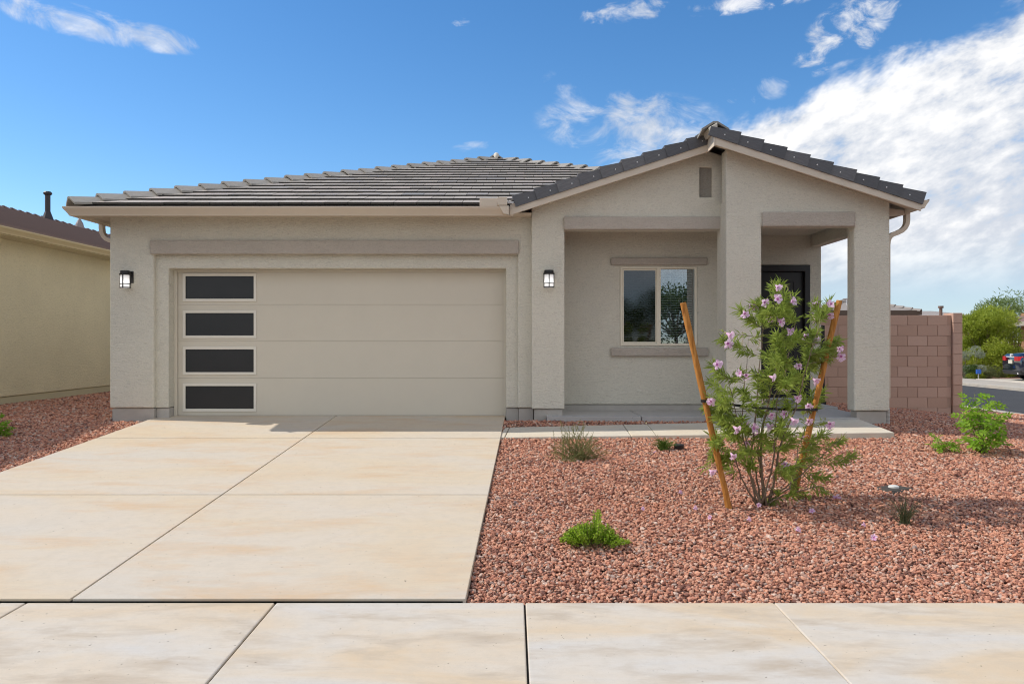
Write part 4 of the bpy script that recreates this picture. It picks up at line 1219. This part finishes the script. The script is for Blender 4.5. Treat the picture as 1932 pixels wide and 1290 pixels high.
CL = [compound_leaf(.17, rl, M['bright']) for _ in range(4)]
def leafy(name, px, py, pts_px, label, cat, n_leaf, sc, seed, depth=.16):
    r = random.Random(seed); p = ray_ground(px, py)
    t = thing(name, p, label, cat); st = MB()
    ends = []
    for (x, y) in pts_px:
        e = W(x, y, p.y + r.gauss(0, depth)); s = p + Vector((r.gauss(0, .025), r.gauss(0, .025), -.02))
        pts = curve(s, e, ((s.x - e.x) * .15, 0, .03), 7); st.tube(pts, [.006 - .0006 * k for k in range(7)], 5); ends.append(pts)
    st.build('stem', M['twig'], t, smooth=True)
    for k in range(n_leaf):
        pts = ends[k % len(ends)]; q = 1 - .55 * ((k // len(ends)) / max(1, n_leaf // len(ends))); q = min(.999, max(.25, q + r.uniform(-.05, .05)))
        j = min(5, int(q * 6)); pp = pts[j].lerp(pts[j+1], q * 6 - j)
        a = r.uniform(0, 2 * math.pi); d = Vector((math.cos(a), math.sin(a) - .25, r.uniform(-.15, .7))).normalized()
        s = d.cross(Vector((0, 0, 1))).normalized(); u = s.cross(d)
        m = Matrix((s, d, u)).transposed().to_4x4() @ Matrix.Rotation(r.uniform(-.9, .9), 4, 'Y') @ Matrix.Rotation(r.uniform(-.5, .3), 4, 'X') @ Matrix.Scale(sc * r.uniform(.7, 1.15), 4); m.translation = pp
        link('leaf', r.choice(CL), t, m)
leafy('leafy_shrub', 1851, 853, [(1838, 742), (1820, 757), (1855, 750), (1868, 765), (1880, 774), (1812, 768), (1826, 785), (1884, 795), (1845, 775), (1870, 800), (1886, 820), (1830, 815), (1850, 800), (1880, 840), (1820, 840), (1838, 840), (1862, 835), (1886, 836), (1845, 760), (1816, 780)], 'bright green leafy shrub growing by the side street', 'shrub', 120, .92, 31)
leafy('leafy_seedling', 1772, 852, [(1768, 826), (1758, 840), (1782, 836), (1790, 848), (1802, 832), (1770, 845), (1806, 845)], 'small green leafy seedling sprouting beside the larger shrub', 'plant', 34, .6, 32, .06)
leafy('leafy_sapling', -12, 822, [(2, 798), (8, 806), (-8, 795), (0, 812), (10, 815), (-20, 800), (-15, 812), (6, 820)], 'small green plant in the gravel beside the driveway', 'plant', 60, .75, 33, .08)

# valve box
p = ray_ground(1686, 921)
vb = thing('valve_box', p, 'dark grey irrigation valve lid with a white cap sunk in the gravel', 'valve box')
a = math.radians(28)
def rot(x, y): return (p.x + x * math.cos(a) - y * math.sin(a), p.y + x * math.sin(a) + y * math.cos(a))
cs = [rot(-.15, -.11), rot(.15, -.11), rot(.15, .11), rot(-.15, .11)]
b = MB(); b.prism(cs, p.z - .06, p.z + .010, 'z'); b.build('lid', M['lid'], vb, bevel=.012)
cs2 = [rot(-.17, -.13), rot(.17, -.13), rot(.17, .13), rot(-.17, .13)]
b = MB(); b.prism(cs2, p.z - .08, p.z + .002, 'z'); b.build('box_rim', M['lid'], vb, bevel=.01)
b = MB(); b.tube([(p.x - .0, p.y, p.z + .0105), (p.x, p.y, p.z + .024), (p.x, p.y, p.z + .03)], [.05, .048, .035], 18); b.build('cap', M['white_cap'], vb)
VB = (p.x, p.y)

# blossoms fallen on the gravel
for i, (x, y) in enumerate([(1210, 963), (1307, 962), (1342, 979), (1408, 983), (1624, 993), (1650, 1018), (1280, 932), (1429, 957), (1500, 1003), (1532, 968)]):
    q = ray_ground(x, y)
    o = flower(None, q + Vector((0, 0, .012)), Vector((rnd.uniform(-1, 1), -.5, .3)), rnd.uniform(.55, .8), 'fallen_blossom')
    tag(o, 'fallen pink blossom lying on the gravel round the young tree', 'blossom', 'blossoms fallen on the gravel')

# ------------------------------------------------------------------ gravel (uncountable: one object, instanced stones)
def build_gravel():
    protos = []
    for k in range(7):
        bm = bmesh.new(); bmesh.ops.create_icosphere(bm, subdivisions=1 if k > 2 else 2, radius=1.0)
        rr = random.Random(100 + k); off = Vector((rr.uniform(0, 50), rr.uniform(0, 50), 0)); sx, sy, sz = rr.uniform(.9, 1.25), rr.uniform(.65, .9), rr.uniform(.5, .72)
        for v in bm.verts:
            c = v.co.copy(); d = 1 + .34 * mnoise.noise(c * 1.3 + off) + .14 * mnoise.noise(c * 3.1 + off) + rr.uniform(-.15, .13)
            v.co = Vector((c.x * sx, c.y * sy, c.z * sz)) * d
        me = bpy.data.meshes.new('stone'); bm.to_mesh(me); bm.free(); me.materials.append(M['stone'])
        protos.append(bpy.data.objects.new('stone', me))
    pts = []; sc = []
    def in_poly(x, y, poly):
        c = False; j = len(poly) - 1
        for i in range(len(poly)):
            if (poly[i][1] > y) != (poly[j][1] > y) and x < (poly[j][0] - poly[i][0]) * (y - poly[i][1]) / (poly[j][1] - poly[i][1]) + poly[i][0]: c = not c
            j = i
        return c
    wkpoly = [(q[0], q[1]) for q in wk]
    def blocked(x, y):
        if drive_x(0, y) - .008 < x < drive_x(2, y) + .008 and y < 11.9: return True
        if y < YS + .012 - (.02 if rnd.random() < .03 else 0): return True
        if -.2 < x < 5.0 and 10.1 < y < 11.05 and in_poly(x, y, wkpoly): return True
        if .76 < x < 2.87 and y > 11.262: return True
        if 2.85 < x < 4.85 and y > 11.0: return True
        if 4.8 < x < 5.3 and y > 11.06: return True
        if 5.1 < x < 5.38 and y > 12.7: return True
        if -5.93 < x < .32 and y > 11.57: return True
        if .3 < x < .76 and y > 11.42: return True
        if x < NX + .0: return True
        if wl < x < pr and YW - .06 < y < YW + .2: return True
        if x > 11.03: return True
        dx, dy = x - VB[0], y - VB[1]; u = dx * math.cos(a) + dy * math.sin(a); v = -dx * math.sin(a) + dy * math.cos(a)
        if abs(u) < .145 and abs(v) < .105 and rnd.random() < .97: return True
        return False
    def fill(x0, x1, y0, y1, sp, smin, smax):
        nx, ny = int((x1 - x0) / sp), int((y1 - y0) / (sp * .87))
        for j in range(ny):
            y = y0 + j * sp * .87
            lim = .655 * y + 1.3
            for i in range(nx):
                xx = x0 + (i + .5 * (j % 2)) * sp + nrs.uniform(-.45, .45) * sp; yy = y + nrs.uniform(-.45, .45) * sp
                if abs(xx) > lim or blocked(xx, yy): continue
                s_ = nrs.uniform(smin, smax) * (1.45 if nrs.rand() < .07 else 1)
                pts.append((xx, yy, g(xx, yy) - .010 + nrs.uniform(-.008, .016))); sc.append(s_)
    fill(-.35, 7.2, YS, 8.0, .0215, .0088, .0168)
    fill(-.30, 8.2, 8.0, 11.6, .0265, .0115, .0195)
    fill(5.1, 11.1, 11.6, 17.2, .042, .018, .027)
    fill(-8.6, -5.3, 6.6, 11.6, .0275, .012, .020)
    fill(-9.5, -5.9, 11.6, 19, .042, .018, .027)
    me = bpy.data.meshes.new('gravel'); me.from_pydata(pts, [], [])
    at = me.attributes.new('size', 'FLOAT', 'POINT'); at.data.foreach_set('value', sc)
    ro = me.attributes.new('spin', 'FLOAT_VECTOR', 'POINT'); rv = nrs.uniform(-1, 1, (len(pts), 3)) * np.array([.7, .7, 3.14]); ro.data.foreach_set('vector', rv.ravel())
    me.materials.append(M['stone'])
    o = bpy.data.objects.new('gravel', me); COL.objects.link(o); tag(o, 'red crushed rock gravel covering the front yard', 'gravel', kind='stuff')
    ng = bpy.data.node_groups.new('gravel', 'GeometryNodeTree')
    ng.interface.new_socket('Geometry', in_out='INPUT', socket_type='NodeSocketGeometry'); ng.interface.new_socket('Geometry', in_out='OUTPUT', socket_type='NodeSocketGeometry')
    N = ng.nodes.new; L = ng.links.new
    gi, go = N('NodeGroupInput'), N('NodeGroupOutput')
    jn = N('GeometryNodeJoinGeometry')
    for q in protos:
        oi = N('GeometryNodeObjectInfo'); oi.inputs['Object'].default_value = q; oi.inputs['As Instance'].default_value = True
        L(oi.outputs['Geometry'], jn.inputs[0])
    ip = N('GeometryNodeInstanceOnPoints'); L(gi.outputs[0], ip.inputs['Points']); L(jn.outputs[0], ip.inputs['Instance']); ip.inputs['Pick Instance'].default_value = True
    ri = N('FunctionNodeRandomValue'); ri.data_type = 'INT'; ri.inputs[4].default_value = 0; ri.inputs[5].default_value = len(protos) - 1
    L(ri.outputs[2], ip.inputs['Instance Index'])
    s1_ = N('GeometryNodeInputNamedAttribute'); s1_.data_type = 'FLOAT'; s1_.inputs[0].default_value = 'size'; L(s1_.outputs[0], ip.inputs['Scale'])
    r1 = N('GeometryNodeInputNamedAttribute'); r1.data_type = 'FLOAT_VECTOR'; r1.inputs[0].default_value = 'spin'; L(r1.outputs[0], ip.inputs['Rotation'])
    L(ip.outputs[0], go.inputs[0])
    md = o.modifiers.new('stones', 'NODES'); md.node_group = ng
    print('gravel stones', len(pts))
build_gravel()

# ------------------------------------------------------------------ background on the right
def leaf_cloud(b, c, rx, ry, rz, n, L0, L1, w, r, updir=.3, shell=.35):
    for _ in range(n):
        d = rvec(r).normalized(); q = (shell + (1 - shell) * r.random()) ** .6
        p = Vector((c[0] + d.x * rx * q, c[1] + d.y * ry * q, c[2] + d.z * rz * q))
        leaf(b, p, rvec(r) + Vector((0, 0, updir)) + d * .6, rvec(r), r.uniform(L0, L1), w * r.uniform(.7, 1.2))
def bg_tree(name, px, py, D, h, wd, mat, label, n, L0, L1, w, seed, clumps=14, cat='tree', trunk=True, zb=None, low=.12):
    r = random.Random(seed); x = X(px, D); z0 = zb if zb is not None else .05
    t = thing(name, (x, D, z0), label, cat)
    tr, lv = MB(), MB()
    for k in range(clumps):
        a = r.uniform(0, 2 * math.pi); hh = r.uniform(low, 1.0); q = math.sqrt(r.random()) * wd * .5 * (1 - .55 * abs(hh - .5) ** 1.5)
        c = Vector((x + math.cos(a) * q, D + math.sin(a) * q, z0 + h * hh * .93))
        rr = wd * r.uniform(.13, .24)
        leaf_cloud(lv, c, rr, rr, rr * .85, n // clumps, L0, L1, w, r)
        tr.tube(curve((x + r.gauss(0, .06), D + r.gauss(0, .06), z0 - .05), c, (0, 0, h * .12), 6), [max(.006, .035 * wd / 3 * (1 - k_ / 6)) for k_ in range(6)], 5)
    tr.build('trunk', M['bark'], t, smooth=True)
    o = lv.build('crown', mat, t, recalc=False); o['kind'] = 'stuff'
    return t
bg_tree('desert_tree', 1860, 712, 35.5, 3.0, 2.35, M['verde'], 'dense yellow green bushy desert tree across the side street', 24000, .09, .20, .042, 41, 60, low=.05)
bg_tree('silver_shrub', 1829, 705, 33.0, 1.3, 1.1, M['silver'], 'grey silver shrub at the foot of the bushy desert tree', 3000, .05, .09, .028, 42, 12, 'shrub', low=.05)
bg_tree('dark_shrub', 1826, 712, 32.6, .7, .9, M['deepgreen'], 'dark green shrub under the grey silver shrub', 1800, .05, .09, .03, 43, 9, 'shrub', low=.05)
bg_tree('dark_shrub', 1884, 705, 36.0, 1.7, 1.2, M['deepgreen'], 'dark green shrub behind the parked car', 2600, .06, .12, .035, 44, 10, 'shrub', low=.05)
bg_tree('low_shrub', 1862, 714, 32.9, .50, 1.3, M['sage'], 'low olive shrub spreading beside the far pavement', 2600, .05, .10, .018, 45, 12, 'shrub', low=.1)
bg_tree('low_shrub', 1842, 712, 32.4, .28, .7, M['verde'], 'low yellow green shrub by the blue marker', 1200, .05, .09, .018, 49, 8, 'shrub', low=.1)
bg_tree('feathery_tree', 1915, 640, 44.0, 4.1, 4.0, M['feather'], 'airy feathery tree rising behind the orange house corner', 7000, .12, .28, .04, 46, 30, low=.5)
bg_tree('street_tree', 1240, 640, 30, 1, 1, M['deepgreen'], 'x', 10, .1, .2, .05, 47, 1) if False else None
# trees across the front street, seen only as reflections in the window
def street_tree(x, y, h, wd, seed, label, mat):
    r = random.Random(seed); t = thing('street_tree', (x, y, -.1), label, 'tree', 'trees across the front street'); tr, lv = MB(), MB()
    tr.tube(curve((x, y, -.2), (x + .1, y, h * .45), (.1, 0, 0), 6), [.14, .12, .11, .10, .09, .07], 8)
    for k in range(16):
        d = rvec(r).normalized(); c = Vector((x, y, h * .66)) + Vector((d.x * wd * .32, d.y * wd * .32, d.z * h * .24))
        tr.tube(curve((x + .1, y, h * .4), c, (0, 0, .1), 5), [.06, .05, .04, .03, .02], 5)
        leaf_cloud(lv, c, wd * .22, wd * .22, h * .14, 260, .12, .24, .09, r)
    tr.build('trunk', M['bark'], t, smooth=True); lv.build('crown', mat, t, recalc=False)['kind'] = 'stuff'
street_tree(8.6, -17, 4.6, 4.6, 51, 'leafy tree across the street mirrored in the window right pane', M['deepgreen'])
street_tree(5.0, -19, 4.2, 4.8, 52, 'leafy tree across the street mirrored in the window left pane', M['deepgreen'])

# agave-like grass behind the car, blue marker
def bg_tuft(px, D, h, n, label, seed):
    r = random.Random(seed); x = X(px, D); t = thing('spiky_plant', (x, D, .05), label, 'plant'); b = MB()
    for _ in range(n):
        a = r.uniform(0, 6.3); q = r.uniform(.1, .9); e = Vector((x + math.cos(a) * q * h * .8, D + math.sin(a) * q * h * .8, .05 + h * r.uniform(.6, 1)))
        leaf(b, Vector((x + r.gauss(0, .15), D + r.gauss(0, .15), .02)), e - Vector((x, D, .05)), Vector((0, -1, 0)), h * r.uniform(.7, 1.1), .05)
    o = b.build('blades', M['silver'], t); o['kind'] = 'stuff'
bg_tuft(1915, 35.5, 1.25, 120, 'pale spiky grass clump rising behind the dark car', 61)
D = 32.0
mk = thing('utility_marker', (X(1846, D), D, .05), 'small blue utility marker standing before the desert tree', 'marker')
MB().box(X(1841.5, D), X(1851, D), D - .02, D + .02, .30, .48).build('plate', M['blue_flag'], mk, bevel=.01)
MB().box(X(1845.3, D), X(1846.8, D), D - .01, D + .01, 0, .32).build('stake', M['metal'], mk)

# orange house at the right edge
D = 37.0; hx = X(1926, D)
oh = thing('corner_house', (hx, D, .1), 'orange stucco house corner with tiled eave at the far right', 'house')
MB().box(hx, hx + 10, D, D + 10, 0, 2.95).build('wall', M['stucco_orange'], oh)
b = MB(); e0, ez = hx - .55, Z(607, D)
b.add([(e0, D - .55, ez), (hx + 10.5, D - .55, ez), (hx + 10.5, D + 10.5, ez), (e0, D + 10.5, ez), (hx + 5, D + 5, ez + 2.3)], [(0, 1, 4), (1, 2, 4), (2, 3, 4), (3, 0, 4), (3, 2, 1, 0)])
ohr = b.build('roof', M['tile_brown'], oh)
MB().box(e0, hx + 10.5, D - .58, D - .55, ez - .2, ez - .005).build('fascia', painted('white_fascia', (.62, .56, .46), .6), oh)
b = MB().box(e0 - .03, e0, D - .58, D + 10.5, ez - .2, ez - .005).build('fascia', M['fascia'], oh)
capo = cap_mesh('hip_tile', M['tile_brown'], .2, .5)
run_caps((e0, D - .55, ez), (hx + 5, D + 5, ez + 2.3), capo, ohr, .45, 'hip_tile', n=8)
oh.rotation_euler = (0, 0, math.radians(-34)); 
# brown yard wall beside it
yw_ = thing('yard_wall', (X(1912, 40), 40, .1), 'brown block yard wall between the desert tree and the orange house', 'wall')
MB().box(X(1885, 40), hx + .5, 40, 40.2, 0, 1.75).build('panel', M['mortar'], yw_)
for k in range(9): MB().box(X(1885, 40) - .01, hx + .45, 39.985, 39.999, .02 + k * .2, .205 + k * .2).build('course', M['block'], yw_)

# houses behind the block wall
def hip_house(name, px0, px1, ey, D, depth, rise, wallm, roofm, label, cap=True, ridge_inset=None):
    x0, x1 = X(px0, D), X(px1, D); ez = Z(ey, D)
    t = thing(name, ((x0 + x1) / 2, D + depth / 2, .1), label, 'house')
    MB().box(x0 + .6, x1 - .6, D + .6, D + depth, 0, ez - .02).build('wall', wallm, t)
    i = ridge_inset or depth / 2
    b = MB(); b.add([(x0, D, ez), (x1, D, ez), (x1, D + depth, ez), (x0, D + depth, ez), (x0 + i, D + i, ez + rise), (x1 - i, D + i, ez + rise)], [(0, 1, 5, 4), (1, 2, 5), (2, 3, 4, 5), (3, 0, 4), (3, 2, 1, 0)])
    rf = b.build('roof', roofm, t)
    MB().box(x0, x1, D - .03, D - .001, ez - .22, ez + .03).build('fascia', painted('brown_fascia', (.12, .085, .065), .6), t)
    MB().box(x1 + .001, x1 + .03, D - .03, D + depth, ez - .22, ez + .03).build('fascia', painted('brown_fascia_side', (.12, .085, .065), .6), t)
    if cap:
        me = cap_mesh('hip_tile', roofm, .2, .5)
        run_caps((x1, D, ez + .02), (x1 - i, D + i, ez + rise + .02), me, rf, .45, 'hip_tile')
        run_caps((x0, D, ez + .02), (x0 + i, D + i, ez + rise + .02), me, rf, .45, 'hip_tile')
    return t
t = hip_house('rear_house', 1548, 1738, 586.5, 42, 5.6, .78, painted('rear_house_wall', (.15, .10, .075), .9), M['tile_grey'], 'brown house with grey hip roof behind the block wall', ridge_inset=2.55)
D = 43.2; b = MB(); vx = X(1598, D); b.tube([(vx, D, 3.2), (vx, D, 3.87)], .04, 8); b.tube([(vx, D, 3.82), (vx, D, 3.9)], .06, 8); b.build('vent_pipe', M['metal'], t)
t = hip_house('distant_house', 1690, 1868, 597, 62, 14, .55, M['stucco_orange'], M['tile_grey'], 'pale roofed orange house farther behind the block wall', cap=False, ridge_inset=3.0)
D = 61.5; b = MB(); vx = X(1775, D); b.tube([(vx, D, 3.4), (vx, D, 4.25)], .12, 10); b.tube([(vx, D, 4.25), (vx, D, 4.42)], .2, 10); b.build('vent_pipe', painted('vent_brown', (.20, .13, .10), .6), t)

# ------------------------------------------------------------------ the parked car
def build_car():
    D = 30.2; ha = math.radians(-8)
    h = Vector((math.cos(ha), math.sin(ha), 0)); lft = Vector((-math.sin(ha), math.cos(ha), 0)); upv = Vector((0, 0, 1))
    rear_left = Vector((X(1886, D + 1.3), D + 1.3, .10))
    org = rear_left - lft * .90                       # rear centre on the ground
    t = thing('parked_car', org + h * 2.4, 'dark blue sedan seen from behind parked in the far driveway', 'car')
    def P(s, y, z): return org + h * s + lft * y + upv * z
    # body: sections along the length (s, bottom, belt height, half width)
    secs = [(.02, .42, .90, .70), (.06, .34, 1.02, .80), (.16, .30, 1.07, .86), (.45, .27, 1.09, .90), (1.0, .22, 1.07, .91), (2.2, .20, 1.00, .92), (3.3, .20, .98, .91), (4.0, .22, .92, .89), (4.5, .26, .82, .82), (4.75, .32, .68, .68), (4.82, .40, .58, .55)]
    b = MB(); ring = []
    for s, zb, zt, w in secs:
        hh = zt - zb
        prof = [(-.55, 0), (-.90, .02), (-.985, .12), (-1, .38), (-.985, .62), (-.95, .80), (-.86, .94), (-.62, .99), (0, 1.0)]
        pr_ = prof + [(-x, z) for x, z in prof[::-1][1:]]
        ring.append([P(s, -x * w, zb + z * hh) for x, z in pr_])
    n = len(ring[0]); vs = [p for rg in ring for p in rg]
    fs = [(i*n+k, i*n+k+1, (i+1)*n+k+1, (i+1)*n+k) for i in range(len(ring)-1) for k in range(n-1)] + [(i*n+n-1, i*n, (i+1)*n, (i+1)*n+n-1) for i in range(len(ring)-1)]
    fs += [tuple(range(n)), tuple(range(len(vs)-1, len(vs)-n-1, -1))]
    b.add(vs, fs); body = b.build('body', M['carpaint'], t, smooth=True)
    cab = [(.62, 1.07, .78, .02), (1.0, 1.22, .70, .10), (1.45, 1.40, .62, .2), (2.1, 1.46, .60, .3), (2.7, 1.42, .62, .2), (3.2, 1.22, .70, .1), (3.55, .98, .76, .02)]
    b = MB(); ring = []
    for s, zt, w, _ in cab:
        bw_ = .86; ring.append([P(s, bw_, .96), P(s, lerp(bw_, w, .55), lerp(.96, zt, .62)), P(s, w, zt - .05 if zt > 1.1 else zt), P(s, w * .75, zt), P(s, 0, zt + .015), P(s, -w * .75, zt), P(s, -w, zt - .05 if zt > 1.1 else zt), P(s, -lerp(bw_, w, .55), lerp(.96, zt, .62)), P(s, -bw_, .96)])
    n = 9; vs = [p for rg in ring for p in rg]; fs = []; ms = []
    for i in range(len(ring) - 1):
        for k in range(n - 1):
            q = (i*n+k, i*n+k+1, (i+1)*n+k+1, (i+1)*n+k)
            roofy = 1 <= i <= 3 and 2 <= k <= 5 and i not in (0,)
            b.add([vs[j] for j in q], [(0, 1, 2, 3)], 0 if (roofy and i in (2, 3)) else 1)
    b.build('greenhouse', [M['carpaint'], M['carglass']], t, smooth=True)
    for s in (.95, 3.75):
        for sd in (1, -1):
            c = P(s, sd * .80, .33); b = MB()
            b.tube([c - lft * .11, c - lft * .09, c + lft * .09, c + lft * .115], [.30, .335, .335, .30], 24); w_ = b.build('wheel', M['tyre'], t)
            b = MB(); b.tube([c + lft * sd * .05, c + lft * sd * .122], [.22, .215], 20); b.build('rim', M['rim'], w_)
    def lens(y0, y1, z0, z1, s0, side):
        b = MB(); pts = []
        for y in np.linspace(y0, y1, 5):
            s = s0 + .30 * max(0, (abs(y) - .55) / .35) ** 2
            pts.append((y, s))
        for (ya, sa), (yb, sb) in zip(pts[:-1], pts[1:]):
            za0, za1 = z0 + .03 * abs(ya), z1
            b.hexa([P(sa - .03, ya, za0), P(sb - .03, yb, za0), P(sb + .05, yb, za0), P(sa + .05, ya, za0)], [P(sa - .03, ya, za1), P(sb - .03, yb, za1), P(sb + .05, yb, za1), P(sa + .05, ya, za1)])
        b.build('tail_light', M['redlens'], t)
    lens(.34, .88, .76, .94, .0, 1); lens(-.34, -.88, .76, .94, .0, -1)
    b = MB(); b.hexa([P(-.01, .42, .905), P(-.01, -.42, .905), P(.05, -.42, .905), P(.05, .42, .905)][::-1], [P(-.01, .42, .94), P(-.01, -.42, .94), P(.05, -.42, .94), P(.05, .42, .94)][::-1]); b.build('trunk_trim', M['chrome'], t)
    b = MB(); b.hexa([P(-.02, .15, .66), P(-.02, -.15, .66), P(.05, -.15, .66), P(.05, .15, .66)][::-1], [P(-.02, .15, .80), P(-.02, -.15, .80), P(.05, -.15, .80), P(.05, .15, .80)][::-1]); b.build('licence_plate', M['plate'], t)
    b = MB(); b.tube([P(-.005, 0, .99), P(.06, 0, .99)], .055, 16); b.build('badge', M['chrome'], t)
    b = MB(); b.hexa([P(.06, .70, .24), P(.06, -.70, .24), P(.4, -.84, .24), P(.4, .84, .24)][::-1], [P(.0, .72, .40), P(.0, -.72, .40), P(.4, -.90, .40), P(.4, .90, .40)][::-1]); b.build('rear_bumper', M['bumper_dark'], t, bevel=.03)
    b = MB(); b.tube([P(.02, -.5, .29), P(.2, -.5, .29)], .035, 10); b.build('exhaust', M['chrome'], t)
build_car()
